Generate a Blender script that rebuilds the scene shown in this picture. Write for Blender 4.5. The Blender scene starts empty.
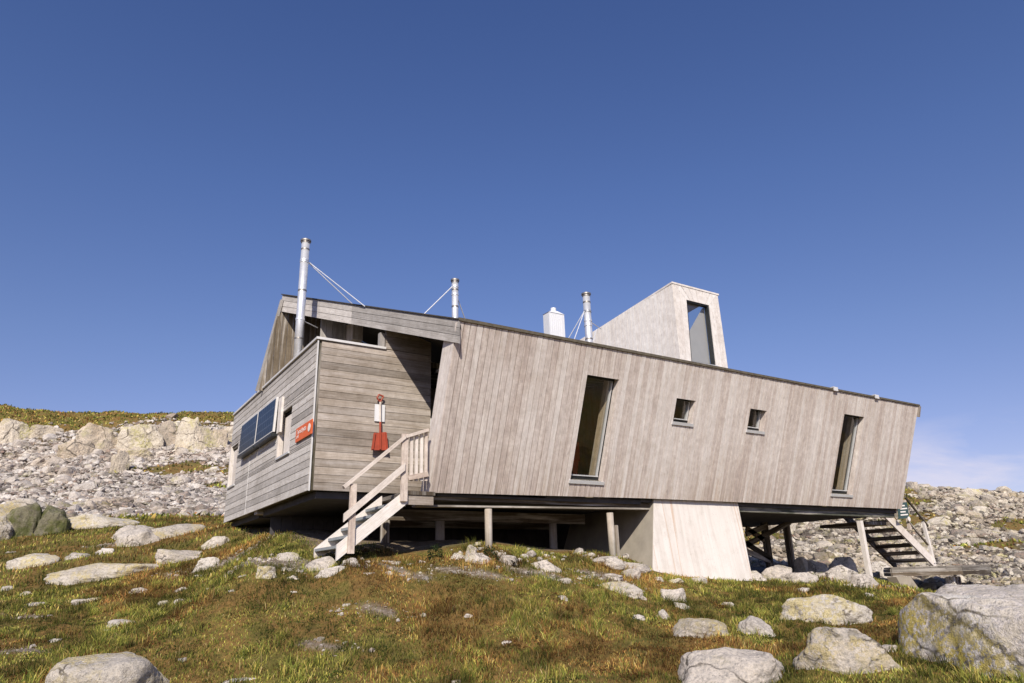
import bpy, bmesh, math, random
import numpy as np
from mathutils import Matrix, Vector
random.seed(7); RNG = np.random.default_rng(11)
SC = bpy.context.scene
COL = SC.collection

# ------------------------------------------------------------------ camera frame (world: x along the long wall, y away, z up)
F = 708.69; CX, CY = 512.0, 341.5
M = np.array([[0.84480298, 0.14901889, 0.51390787], [-0.53433032, 0.28568711, 0.79553377], [-0.02826729, -0.94666586, 0.32097464]])
CAM = np.array([0, 0, 1.5])
def ray(u, v): return M @ np.array([(u - CX) / F, (v - CY) / F, 1.0])
def P(u, v, d): return CAM + ray(u, v) * d
def on(axis, val, u, v):
    d = ray(u, v); return CAM + d * ((val - CAM[axis]) / d[axis])
def proj(X):
    q = (np.asarray(X) - CAM) @ M
    return CX + F * q[..., 0] / q[..., 2], CY + F * q[..., 1] / q[..., 2], q[..., 2]

# ------------------------------------------------------------------ numpy noise
_perm = RNG.random((64, 64, 3))
def vnoise(x, y, ch=0):
    x = np.asarray(x, float); y = np.asarray(y, float)
    xi = np.floor(x).astype(int); yi = np.floor(y).astype(int); fx = x - xi; fy = y - yi
    fx = fx * fx * (3 - 2 * fx); fy = fy * fy * (3 - 2 * fy)
    g = lambda a, b: _perm[a % 64, b % 64, ch]
    return (g(xi, yi) * (1 - fx) + g(xi + 1, yi) * fx) * (1 - fy) + (g(xi, yi + 1) * (1 - fx) + g(xi + 1, yi + 1) * fx) * fy
def fbm(x, y, oct=4, ch=0):
    s = 0; a = .5; t = 0
    for k in range(oct):
        s = s + a * vnoise(x * 2 ** k + 17.3 * k, y * 2 ** k - 9.1 * k, ch); t += a; a *= .5
    return s / t
def sst(a, b, x):
    t = np.clip((x - a) / (b - a), 0, 1); return t * t * (3 - 2 * t)

# ------------------------------------------------------------------ terrain
CP = []
def col(u, pts):
    for v, d in pts: CP.append(P(u, v, d))
col(-260, [(683, 7), (600, 12), (550, 17), (520, 28), (452, 50), (412, 76)])
col(0,    [(683, 7), (600, 11.3), (560, 14.5), (528, 19), (512, 27), (464, 46), (414, 75)])
col(120,  [(683, 7), (600, 11), (560, 13.8), (530, 17.5), (512, 27), (464, 45), (416, 74)])
col(228,  [(683, 7), (600, 10.4), (560, 12.6), (540, 14.2), (512, 27), (462, 45), (418, 72)])
col(333,  [(683, 7), (640, 7.9), (600, 9.0), (568, 9.95)])
col(512,  [(683, 7), (640, 8.1), (600, 9.25), (580, 9.9), (562, 10.6)])
col(420,  [(683, 7), (640, 8.0), (600, 9.1), (572, 9.9), (553, 10.7)])
col(512,  [(500, 40), (440, 72)])
col(330,  [(500, 35), (425, 73)])
col(650,  [(683, 7), (635, 8.6), (600, 10.2), (583, 11.2), (510, 40), (455, 66)])
col(760,  [(683, 6.8), (625, 9.2), (592, 12.0), (574, 17.5), (556, 25), (505, 48), (476, 62)])
col(900,  [(683, 6.2), (640, 7.8), (603, 11.2), (589, 15.5), (572, 23), (530, 38), (487, 60)])
col(1024, [(683, 6.2), (640, 7.9), (600, 12.5), (585, 18), (566, 26), (530, 40), (498, 60)])
col(1290, [(683, 6.4), (600, 14), (585, 20), (530, 45), (515, 62)])
CP += [np.array(p) for p in [(3.4, 9.6, 1.90), (2.4, 11, 2.0), (5.8, 9.8, 2.03), (7.0, 9.9, 1.90), (8.24, 9.8, 1.86), (9.04, 9.6, 1.60), (10.3, 9.6, 1.47), (11.8, 9.6, 1.38),
       (15.1, 12, 1.50), (15.7, 9.9, 1.38), (18.5, 10.6, .80), (20.3, 9.9, .78), (3.2, 16.6, 2.72), (3.3, 13, 2.32), (6, 13.5, 2.28), (9, 13.5, 2.05), (13, 13, 1.7), (17, 16, 1.7), (10, 18, 2.4), (0, 0, 0), (0, 2.5, .15), (2.5, 0, .05), (-2.5, 0, 0), (0, -3, -.1),
       (0, -12, -.6), (-14, 0, .2), (12, -2, -.3), (0, -60, -3), (60, -40, -3), (-60, -20, 0), (0, -300, -8), (250, -150, -8), (-250, -150, -6)]]
for th in np.linspace(-1.3, 1.3, 9):          # beyond the crest the plateau falls away gently
    d = np.array([M[0, 2] * math.cos(th) - M[1, 2] * math.sin(th), M[0, 2] * math.sin(th) + M[1, 2] * math.cos(th)]); d /= np.linalg.norm(d)
    hz = 17.5 if th > .25 else (13 if th > -.1 else 6.5)
    CP += [np.array([*(d * 115), hz * .93]), np.array([*(d * 350), hz * .2]), np.array([*(d * 900), -12])]
CP = np.array(CP)
def warp(x, y):
    r = np.hypot(x, y) + 1e-9; k = np.log(1 + r / 3.0) / r
    return x * k, y * k
_cx, _cy = warp(CP[:, 0], CP[:, 1])
def _phi(d2): return 0.5 * d2 * np.log(d2 + 1e-12)
_n = len(CP)
_K = _phi((_cx[:, None] - _cx) ** 2 + (_cy[:, None] - _cy) ** 2) + np.eye(_n) * 2e-3
_Q = np.c_[np.ones(_n), _cx, _cy]
_W = np.linalg.solve(np.block([[_K, _Q], [_Q.T, np.zeros((3, 3))]]), np.r_[CP[:, 2], 0, 0, 0])
def base_h(x, y):
    x = np.asarray(x, float).ravel(); y = np.asarray(y, float).ravel(); out = np.empty(len(x))
    for i in range(0, len(x), 20000):
        a, b = warp(x[i:i + 20000], y[i:i + 20000])
        out[i:i + 20000] = _phi((a[:, None] - _cx) ** 2 + (b[:, None] - _cy) ** 2) @ _W[:_n] + _W[_n] + a * _W[_n + 1] + b * _W[_n + 2]
    return out
def H(x, y):
    x = np.asarray(x, float).ravel(); y = np.asarray(y, float).ravel()
    r = np.hypot(x, y)
    house = sst(2.2, 0, np.maximum(np.maximum(3 - x, x - 18), np.maximum(9.5 - y, y - 15)))
    n1 = fbm(x * .55, y * .55, 4) - .5; n2 = fbm(x * 2.3 + 9, y * 2.3, 3, 1) - .5; n3 = fbm(x * .12, y * .12, 3, 2) - .5
    return base_h(x, y) + n1 * .13 * (1 - .8 * house) + n2 * .11 * (1 - .7 * house) + n3 * 1.0 * sst(22, 45, r) + n1 * .6 * sst(20, 50, r) + (fbm(x * 5.5, y * 5.5, 2, 1) - .5) * .055 * sst(18, 12, r) * (1 - .7 * house)
def hit(u, v, d0=4, d1=110):
    d = d0 * (d1 / d0) ** np.linspace(0, 1, 700); X = CAM + ray(u, v)[None] * d[:, None]
    below = X[:, 2] < H(X[:, 0], X[:, 1])
    i = int(np.argmax(below)) if below.any() else len(d) - 1
    return X[i]

# ------------------------------------------------------------------ node helpers and materials
def mat(name):
    m = bpy.data.materials.new(name); m.use_nodes = True; nt = m.node_tree
    return m, nt, nt.nodes['Principled BSDF']
def nd(nt, t, **k):
    n = nt.nodes.new(t)
    for a, b in k.items():
        if a in n.inputs: n.inputs[a].default_value = b
        else: setattr(n, a, b)
    return n
def ramp(nt, fac, stops, interp='LINEAR'):
    r = nt.nodes.new('ShaderNodeValToRGB'); e = r.color_ramp.elements; r.color_ramp.interpolation = interp
    while len(e) > 1: e.remove(e[0])
    for i, (p, c) in enumerate(stops):
        q = e[0] if i == 0 else e.new(p)
        q.position = p; q.color = (*c, 1) if len(c) == 3 else c
    if fac is not None: nt.links.new(fac, r.inputs[0])
    return r
def mix(nt, a, b, fac, bt='MIX'):
    m = nt.nodes.new('ShaderNodeMix'); m.data_type = 'RGBA'; m.blend_type = bt
    for s, v in ((m.inputs['Factor'], fac), (m.inputs['A'], a), (m.inputs['B'], b)):
        if isinstance(v, (int, float)): s.default_value = v
        elif isinstance(v, tuple): s.default_value = (*v, 1) if len(v) == 3 else v
        else: nt.links.new(v, s)
    return m.outputs['Result']
def noise(nt, vec, scale, detail=6, rough=.6, dist=0):
    n = nd(nt, 'ShaderNodeTexNoise', Scale=scale, Detail=detail, Roughness=rough, Distortion=dist)
    if vec is not None: nt.links.new(vec, n.inputs['Vector'])
    return n.outputs['Fac']
def mapping(nt, vec, scale):
    m = nd(nt, 'ShaderNodeMapping'); m.inputs['Scale'].default_value = scale; nt.links.new(vec, m.inputs['Vector']); return m.outputs['Vector']
def bump(nt, bs, h, strength=.3, dist=.01):
    b = nd(nt, 'ShaderNodeBump', Strength=strength, Distance=dist); nt.links.new(h, b.inputs['Height']); nt.links.new(b.outputs['Normal'], bs.inputs['Normal'])

def wood(name, dark, mid, light, tone=.35, stain=(.10, .075, .05), stain_amt=.35, streak=(.5, .47, .44), rough=.85, damp=None):
    """weathered sawn boards: UV is (across, along) in metres, colour attribute 'tint' varies board by board"""
    m, nt, bs = mat(name); L = nt.links
    uv = nd(nt, 'ShaderNodeUVMap').outputs['UV']; geo = nd(nt, 'ShaderNodeNewGeometry').outputs['Position']
    g1 = noise(nt, mapping(nt, uv, (55, 1.6, 1)), 1, 5, .65, .4)
    g2 = noise(nt, mapping(nt, uv, (170, 5, 1)), 1, 3, .6)
    g3 = noise(nt, mapping(nt, uv, (9, .55, 1)), 1, 4, .6, .6)
    c = ramp(nt, g1, [(.25, dark), (.5, mid), (.75, light)]).outputs[0]
    c = mix(nt, c, streak, ramp(nt, g3, [(.48, (0, 0, 0)), (.72, (1, 1, 1))]).outputs[0])
    L.new(c, nt.nodes[-1].inputs[0]) if False else None
    at = nd(nt, 'ShaderNodeVertexColor', layer_name='tint').outputs['Color']
    big = noise(nt, geo, .9, 5, .62)
    c = mix(nt, c, stain, ramp(nt, big, [(.5, (0, 0, 0)), (.8, (stain_amt,) * 3)]).outputs[0])
    mo = ramp(nt, noise(nt, geo, 9, 6, .75), [(.35, (.82, .80, .78)), (.65, (1.12, 1.12, 1.12))]).outputs[0]; c = mix(nt, c, mo, .8, 'MULTIPLY')
    if damp:      # brown weathering creeping up from the lower board ends and down in runs from the top edge
        sz = nd(nt, 'ShaderNodeSeparateXYZ'); L.new(geo, sz.inputs[0]); run = noise(nt, mapping(nt, uv, (14, .35, 1)), 1, 5, .7)
        lo_ = ramp(nt, sz.outputs['Z'], [(0, (0, 0, 0)), (1, (1, 1, 1))]); mr = nd(nt, 'ShaderNodeMapRange'); mr.inputs['From Min'].default_value = 3.7; mr.inputs['From Max'].default_value = 2.75; L.new(sz.outputs['Z'], mr.inputs['Value'])
        ma = nd(nt, 'ShaderNodeMath', operation='MULTIPLY'); L.new(mr.outputs[0], ma.inputs[0]); L.new(ramp(nt, run, [(.40, (0, 0, 0)), (.65, (1, 1, 1))]).outputs[0], ma.inputs[1]); c = mix(nt, c, damp, mix(nt, (0, 0, 0), ma.outputs[0], .75))
        mr = nd(nt, 'ShaderNodeMapRange'); mr.inputs['From Min'].default_value = 4.6; mr.inputs['From Max'].default_value = 5.35; L.new(sz.outputs['Z'], mr.inputs['Value'])
        ma = nd(nt, 'ShaderNodeMath', operation='MULTIPLY'); L.new(mr.outputs[0], ma.inputs[0]); L.new(ramp(nt, run, [(.50, (0, 0, 0)), (.62, (1, 1, 1))]).outputs[0], ma.inputs[1]); c = mix(nt, c, damp, mix(nt, (0, 0, 0), ma.outputs[0], .45))
    vor = nd(nt, 'ShaderNodeTexVoronoi', Scale=1.0); L.new(mapping(nt, uv, (7, 2.2, 1)), vor.inputs['Vector'])
    knot = ramp(nt, vor.outputs['Distance'], [(.03, (1, 1, 1)), (.10, (0, 0, 0))]).outputs[0]
    kn = mix(nt, (0, 0, 0), knot, .55, 'MIX')
    c = mix(nt, c, tuple(x * .5 for x in dark), kn)
    c = mix(nt, c, at, tone, 'OVERLAY')
    fine = ramp(nt, g2, [(.3, (.8, .8, .8)), (.7, (1.12, 1.12, 1.12))]).outputs[0]
    c = mix(nt, c, fine, 1.0, 'MULTIPLY')
    L.new(c, bs.inputs['Base Color']); bs.inputs['Roughness'].default_value = rough
    bs.inputs['Specular IOR Level'].default_value = .25
    bump(nt, bs, mix(nt, g1, g2, .4), .35, .004)
    return m
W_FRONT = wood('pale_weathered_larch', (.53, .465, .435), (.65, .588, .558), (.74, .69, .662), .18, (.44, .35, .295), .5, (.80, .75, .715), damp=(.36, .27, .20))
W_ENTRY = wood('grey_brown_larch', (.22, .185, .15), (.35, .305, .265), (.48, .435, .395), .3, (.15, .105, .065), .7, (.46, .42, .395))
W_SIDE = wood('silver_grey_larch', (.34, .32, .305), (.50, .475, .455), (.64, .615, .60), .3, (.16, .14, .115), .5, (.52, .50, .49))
W_FASCIA = wood('silver_fascia_boards', (.27, .255, .25), (.42, .40, .39), (.55, .53, .52), .3, (.12, .105, .09), .6, (.46, .44, .43))
W_STAIR = wood('bleached_timber', (.54, .47, .42), (.68, .61, .56), (.77, .71, .67), .35, (.33, .24, .17), .4, (.70, .64, .60))
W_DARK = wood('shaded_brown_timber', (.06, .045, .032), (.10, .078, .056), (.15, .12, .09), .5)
W_POST = wood('pale_round_timber', (.30, .25, .20), (.42, .36, .30), (.54, .48, .42), .3, (.2, .2, .14), .6)
W_DECK = wood('dark_grey_deck_timber', (.12, .105, .09), (.19, .17, .15), (.28, .26, .235), .3)
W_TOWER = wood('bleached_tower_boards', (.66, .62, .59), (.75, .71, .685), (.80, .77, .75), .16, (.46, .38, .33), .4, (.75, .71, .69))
W_INNER = wood('golden_inner_lining', (.40, .31, .22), (.52, .42, .31), (.60, .50, .39), .15)
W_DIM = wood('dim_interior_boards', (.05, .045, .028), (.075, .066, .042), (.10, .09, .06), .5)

def plain(name, c, rough=.6, metal=0, var=.15, scale=6, spec=.4, bmp=.1):
    m, nt, bs = mat(name); geo = nd(nt, 'ShaderNodeNewGeometry').outputs['Position']
    n = noise(nt, geo, scale, 6, .65)
    r = ramp(nt, n, [(.25, tuple(x * (1 - var) for x in c)), (.75, tuple(min(1, x * (1 + var)) for x in c))])
    nt.links.new(r.outputs[0], bs.inputs['Base Color']); bs.inputs['Roughness'].default_value = rough
    bs.inputs['Metallic'].default_value = metal; bs.inputs['Specular IOR Level'].default_value = spec
    if bmp: bump(nt, bs, noise(nt, geo, scale * 12, 3), bmp, .003)
    return m
STEEL = plain('galvanised_steel', (.74, .75, .78), .42, .55, .14, 9, .5, .05)
STEELD = plain('sooty_steel', (.30, .28, .26), .5, .8, .2)
WHITE = plain('white_sheet_metal', (.74, .75, .78), .5, .1, .05)
TRIM = plain('pale_metal_flashing', (.66, .65, .65), .6, .1, .1)
SILL = plain('painted_sill_metal', (.66, .67, .69), .45, .3, .1)
ROOFM = plain('dark_roof_felt', (.055, .05, .045), .85, 0, .4, 12)
BLACKF = plain('black_window_frame', (.022, .025, .027), .4, 0, .2)
RED = plain('red_shovel_plastic', (.34, .06, .03), .5, 0, .2, 10)
ORANGE = plain('orange_sign_enamel', (.72, .14, .035), .5, 0, .05)
LETTER = plain('white_sign_letters', (.80, .77, .74), .6, 0, .05)
GREENS = plain('dark_green_sign_enamel', (.045, .085, .085), .5, 0, .15)
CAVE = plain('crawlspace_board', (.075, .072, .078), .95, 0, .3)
GREYP = plain('grey_painted_panel', (.50, .49, .51), .7, 0, .05)
REDPL = plain('red_plastic_bucket', (.55, .09, .035), .5, 0, .1)

def concrete():
    m, nt, bs = mat('board_marked_concrete'); L = nt.links
    uv = nd(nt, 'ShaderNodeUVMap').outputs['UV']; geo = nd(nt, 'ShaderNodeNewGeometry').outputs['Position']
    st = noise(nt, mapping(nt, uv, (9, .35, 1)), 1, 6, .7, .3)
    c = ramp(nt, st, [(.25, (.54, .495, .455)), (.5, (.69, .645, .61)), (.75, (.77, .735, .71))]).outputs[0]
    ru = noise(nt, mapping(nt, uv, (2.6, .06, 1)), 1.0, 2, .5)
    c = mix(nt, c, (.50, .30, .17), ramp(nt, ru, [(.585, (0, 0, 0)), (.60, (.6, .6, .6)), (.615, (0, 0, 0))]).outputs[0])
    c = mix(nt, c, (.38, .33, .27), ramp(nt, noise(nt, geo, 2.2, 7, .7), [(.5, (0, 0, 0)), (.8, (.5, .5, .5))]).outputs[0])
    sp = noise(nt, geo, 40, 3); c = mix(nt, c, (.33, .3, .27), ramp(nt, sp, [(.62, (0, 0, 0)), (.72, (.5, .5, .5))]).outputs[0])
    L.new(c, bs.inputs['Base Color']); bs.inputs['Roughness'].default_value = .9
    bump(nt, bs, mix(nt, st, noise(nt, geo, 30, 5), .5), .4, .01)
    return m
CONC = concrete()

def glass():
    m = bpy.data.materials.new('window_glass'); m.use_nodes = True; nt = m.node_tree; nt.nodes.clear()
    o = nd(nt, 'ShaderNodeOutputMaterial'); mx = nd(nt, 'ShaderNodeMixShader')
    t = nd(nt, 'ShaderNodeBsdfTransparent'); t.inputs[0].default_value = (.86, .87, .84, 1)
    g = nd(nt, 'ShaderNodeBsdfGlossy'); g.inputs['Roughness'].default_value = .02
    lw = nd(nt, 'ShaderNodeLayerWeight', Blend=.5)
    fr = ramp(nt, lw.outputs['Facing'], [(0, (.10, .10, .10)), (.5, (.16, .16, .16)), (.8, (.34, .34, .34)), (1, (1, 1, 1))])
    for a, b in ((fr.outputs[0], mx.inputs[0]), (t.outputs[0], mx.inputs[1]), (g.outputs[0], mx.inputs[2]), (mx.outputs[0], o.inputs[0])): nt.links.new(a, b)
    return m
GLASS = glass()

def solar():
    m, nt, bs = mat('solar_cell_glass'); L = nt.links
    uv = nd(nt, 'ShaderNodeUVMap').outputs['UV']
    br = nd(nt, 'ShaderNodeTexBrick', Scale=1.0); L.new(uv, br.inputs['Vector'])
    br.offset = 0; br.inputs['Brick Width'].default_value = .16; br.inputs['Row Height'].default_value = .16; br.inputs['Mortar Size'].default_value = .004
    br.inputs['Color1'].default_value = (.007, .018, .036, 1); br.inputs['Color2'].default_value = (.010, .023, .046, 1); br.inputs['Mortar'].default_value = (.16, .19, .24, 1)
    L.new(br.outputs['Color'], bs.inputs['Base Color']); bs.inputs['Roughness'].default_value = .3; bs.inputs['Specular IOR Level'].default_value = .18
    return m
SOLAR = solar()

def rockmat(name, base, lichen, dark=.35, moss=0.0, sc=1.0, lt=(.50, .47, .13), face=False):
    m, nt, bs = mat(name); L = nt.links
    geo = nd(nt, 'ShaderNodeNewGeometry').outputs['Position']
    n1 = noise(nt, geo, 1.7 * sc, 10, .72); n2 = noise(nt, geo, 11 * sc, 8, .75); n3 = noise(nt, geo, 75 * sc, 3, .6); n4 = noise(nt, geo, 28 * sc, 6, .7)
    c = ramp(nt, n1, [(.30, tuple(x * .66 for x in base)), (.5, base), (.68, tuple(min(.8, x * 1.20) for x in base))]).outputs[0]
    c = mix(nt, c, ramp(nt, n4, [(.30, (.55, .55, .56)), (.5, (1, 1, 1)), (.7, (1.22, 1.2, 1.18))]).outputs[0], .9, 'MULTIPLY')
    c = mix(nt, c, (.15, .13, .12), ramp(nt, n2, [(.56, (0, 0, 0)), (.66, (dark * 1.8,) * 3)]).outputs[0])
    vo = nd(nt, 'ShaderNodeTexVoronoi', Scale=34 * sc); L.new(geo, vo.inputs['Vector'])
    spk = mix(nt, ramp(nt, vo.outputs['Distance'], [(.16, (1, 1, 1)), (.26, (0, 0, 0))]).outputs[0], ramp(nt, n2, [(.45, (0, 0, 0)), (.6, (1, 1, 1))]).outputs[0], 1.0, 'MULTIPLY')
    c = mix(nt, c, (.07, .065, .06), mix(nt, (0, 0, 0), spk, min(1, dark * 2)))
    wp = nd(nt, 'ShaderNodeVectorMath', operation='MULTIPLY_ADD'); L.new(nd(nt, 'ShaderNodeTexNoise', Scale=2.0 * sc, Detail=5).outputs['Color'], wp.inputs[0]); wp.inputs[1].default_value = (.7 / sc,) * 3; L.new(geo, wp.inputs[2])
    ve = nd(nt, 'ShaderNodeTexVoronoi', Scale=1.5 * sc, feature='DISTANCE_TO_EDGE'); L.new(wp.outputs[0], ve.inputs['Vector'])
    crack = ramp(nt, ve.outputs['Distance'], [(.0, (1, 1, 1)), (.012, (.8, .8, .8)), (.03, (0, 0, 0))]).outputs[0]
    crack = mix(nt, crack, ramp(nt, n1, [(.42, (.0, .0, .0)), (.58, (1, 1, 1))]).outputs[0], 1.0, 'MULTIPLY'); c = mix(nt, c, (.10, .085, .07), crack)
    pn = noise(nt, geo, 1.5 * sc, 4, .6); lo = .63 - lichen * .24
    patch = ramp(nt, pn, [(lo, (0, 0, 0)), (lo + .12, (1, 1, 1))]).outputs[0]
    lf = ramp(nt, noise(nt, geo, 13 * sc, 6, .8), [(.475, (0, 0, 0)), (.495, (.9, .9, .9))]).outputs[0]
    lm = mix(nt, patch, lf, 1.0, 'MULTIPLY')
    if face:      # lichen keeps to the left end; a dark joint runs down across the block
        oc = nd(nt, 'ShaderNodeTexCoord').outputs['Object']; dt = nd(nt, 'ShaderNodeVectorMath', operation='DOT_PRODUCT'); L.new(oc, dt.inputs[0]); dt.inputs[1].default_value = (.84, -.543, .45)
        wob = nd(nt, 'ShaderNodeMath', operation='MULTIPLY_ADD'); L.new(n2, wob.inputs[0]); wob.inputs[1].default_value = .22; L.new(dt.outputs['Value'], wob.inputs[2])
        wv = nd(nt, 'ShaderNodeMapRange'); wv.inputs['From Min'].default_value = -1.4; wv.inputs['From Max'].default_value = .6; L.new(wob.outputs[0], wv.inputs['Value']); wv = wv.outputs[0]
        lm = mix(nt, lm, ramp(nt, wv, [(.62, (1, 1, 1)), (.74, (.13, .13, .13))]).outputs[0], 1.0, 'MULTIPLY')
        c = mix(nt, c, (.09, .08, .065), ramp(nt, wv, [(.675, (0, 0, 0)), (.685, (.9, .9, .9)), (.695, (.9, .9, .9)), (.71, (0, 0, 0))]).outputs[0])
        c = mix(nt, c, (.12, .11, .09), mix(nt, (0, 0, 0), ramp(nt, wv, [(.64, (.6, .6, .6)), (.70, (0, 0, 0))]).outputs[0], ramp(nt, n2, [(.46, (0, 0, 0)), (.56, (1, 1, 1))]).outputs[0]))
    lcol = ramp(nt, n3, [(.35, tuple(x * .6 for x in lt)), (.6, lt)]).outputs[0]
    c = mix(nt, c, lcol, lm)
    if moss:
        c = mix(nt, c, (.085, .095, .03), ramp(nt, noise(nt, geo, 3.0, 8, .7), [(.62 - moss * .25, (0, 0, 0)), (.70 - moss * .2, (.85, .85, .85))]).outputs[0])
    if sc < 1: c = mix(nt, c, ramp(nt, noise(nt, geo, .22, 5, .6), [(.35, (.80, .74, .66)), (.5, (1, 1, 1)), (.65, (.86, .86, .86))]).outputs[0], 1.0, 'MULTIPLY')
    at = nd(nt, 'ShaderNodeVertexColor', layer_name='tint').outputs['Color']
    c = mix(nt, c, at, .85 if sc < 1 else .7, 'OVERLAY')
    L.new(c, bs.inputs['Base Color']); bs.inputs['Roughness'].default_value = .92; bs.inputs['Specular IOR Level'].default_value = .2
    bump(nt, bs, mix(nt, n1, mix(nt, n2, mix(nt, n4, n3, .3), .6), .6), 1.0, .11 / sc)
    return m
R_PALE = rockmat('pale_granite', (.60, .545, .49), .30, .28, lt=(.50, .45, .27))
R_WARM = rockmat('warm_granite_with_lichen', (.55, .50, .44), .72, .35, lt=(.62, .52, .28))
R_YEL = rockmat('granite_with_yellow_lichen', (.70, .645, .605), 1.2, .34, lt=(.62, .50, .12), face=True)
R_MOSS = rockmat('mossy_dark_granite', (.20, .185, .125), .6, .5, .62, lt=(.22, .21, .09))
R_CLIFF = rockmat('cream_cliff_granite', (.60, .52, .42), .5, .45, sc=.45, lt=(.55, .50, .26))
R_SCREE = rockmat('scree_granite', (.58, .525, .475), .25, .3, sc=.6, lt=(.46, .42, .20))
R_SCREE_R = rockmat('lichen_scree_granite', (.55, .49, .41), .50, .3, sc=.6, lt=(.50, .45, .21))

def ground_mat():
    m, nt, bs = mat('heath_ground'); L = nt.links
    geo = nd(nt, 'ShaderNodeNewGeometry').outputs['Position']
    at = nd(nt, 'ShaderNodeVertexColor', layer_name='tint'); sep = nd(nt, 'ShaderNodeSeparateColor'); L.new(at.outputs['Color'], sep.inputs[0])
    n1 = noise(nt, geo, 1.1, 8, .7); n2 = noise(nt, geo, 11, 8, .75); n3 = noise(nt, geo, 70, 4, .7)
    veg = ramp(nt, n1, [(.3, (.075, .08, .024)), (.45, (.14, .12, .04)), (.55, (.18, .115, .045)), (.7, (.085, .09, .028))]).outputs[0]
    veg = mix(nt, veg, ramp(nt, n2, [(.3, (.35, .35, .35)), (.7, (2.2, 2.0, 1.7))]).outputs[0], .8, 'MULTIPLY')
    soil = ramp(nt, n2, [(.3, (.11, .085, .06)), (.5, (.22, .175, .135)), (.7, (.40, .35, .30))]).outputs[0]
    soil = mix(nt, soil, (.45, .40, .36), ramp(nt, n3, [(.55, (0, 0, 0)), (.62, (.8, .8, .8))]).outputs[0])
    c = mix(nt, veg, soil, sep.outputs['Red'])
    scr = ramp(nt, n2, [(.35, (.05, .04, .03)), (.5, (.11, .09, .075)), (.65, (.26, .23, .20))]).outputs[0]
    c = mix(nt, c, scr, sep.outputs['Green'])
    L.new(c, bs.inputs['Base Color']); bs.inputs['Roughness'].default_value = .95; bs.inputs['Specular IOR Level'].default_value = .1
    bump(nt, bs, mix(nt, n2, n3, .4), .9, .06)
    return m
GROUND = ground_mat()

def leafmat(name, mul=1.0):
    m, nt, bs = mat(name)
    at = nd(nt, 'ShaderNodeVertexColor', layer_name='tint').outputs['Color']
    nt.links.new(at, bs.inputs['Base Color']); bs.inputs['Roughness'].default_value = .75; bs.inputs['Specular IOR Level'].default_value = .15
    tr = nd(nt, 'ShaderNodeBsdfTranslucent'); nt.links.new(at, tr.inputs[0]); mx = nd(nt, 'ShaderNodeMixShader'); mx.inputs[0].default_value = .35
    nt.links.new(bs.outputs[0], mx.inputs[1]); nt.links.new(tr.outputs[0], mx.inputs[2]); nt.links.new(mx.outputs[0], nt.nodes['Material Output'].inputs[0])
    return m
LEAF = leafmat('grass_blade')

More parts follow.
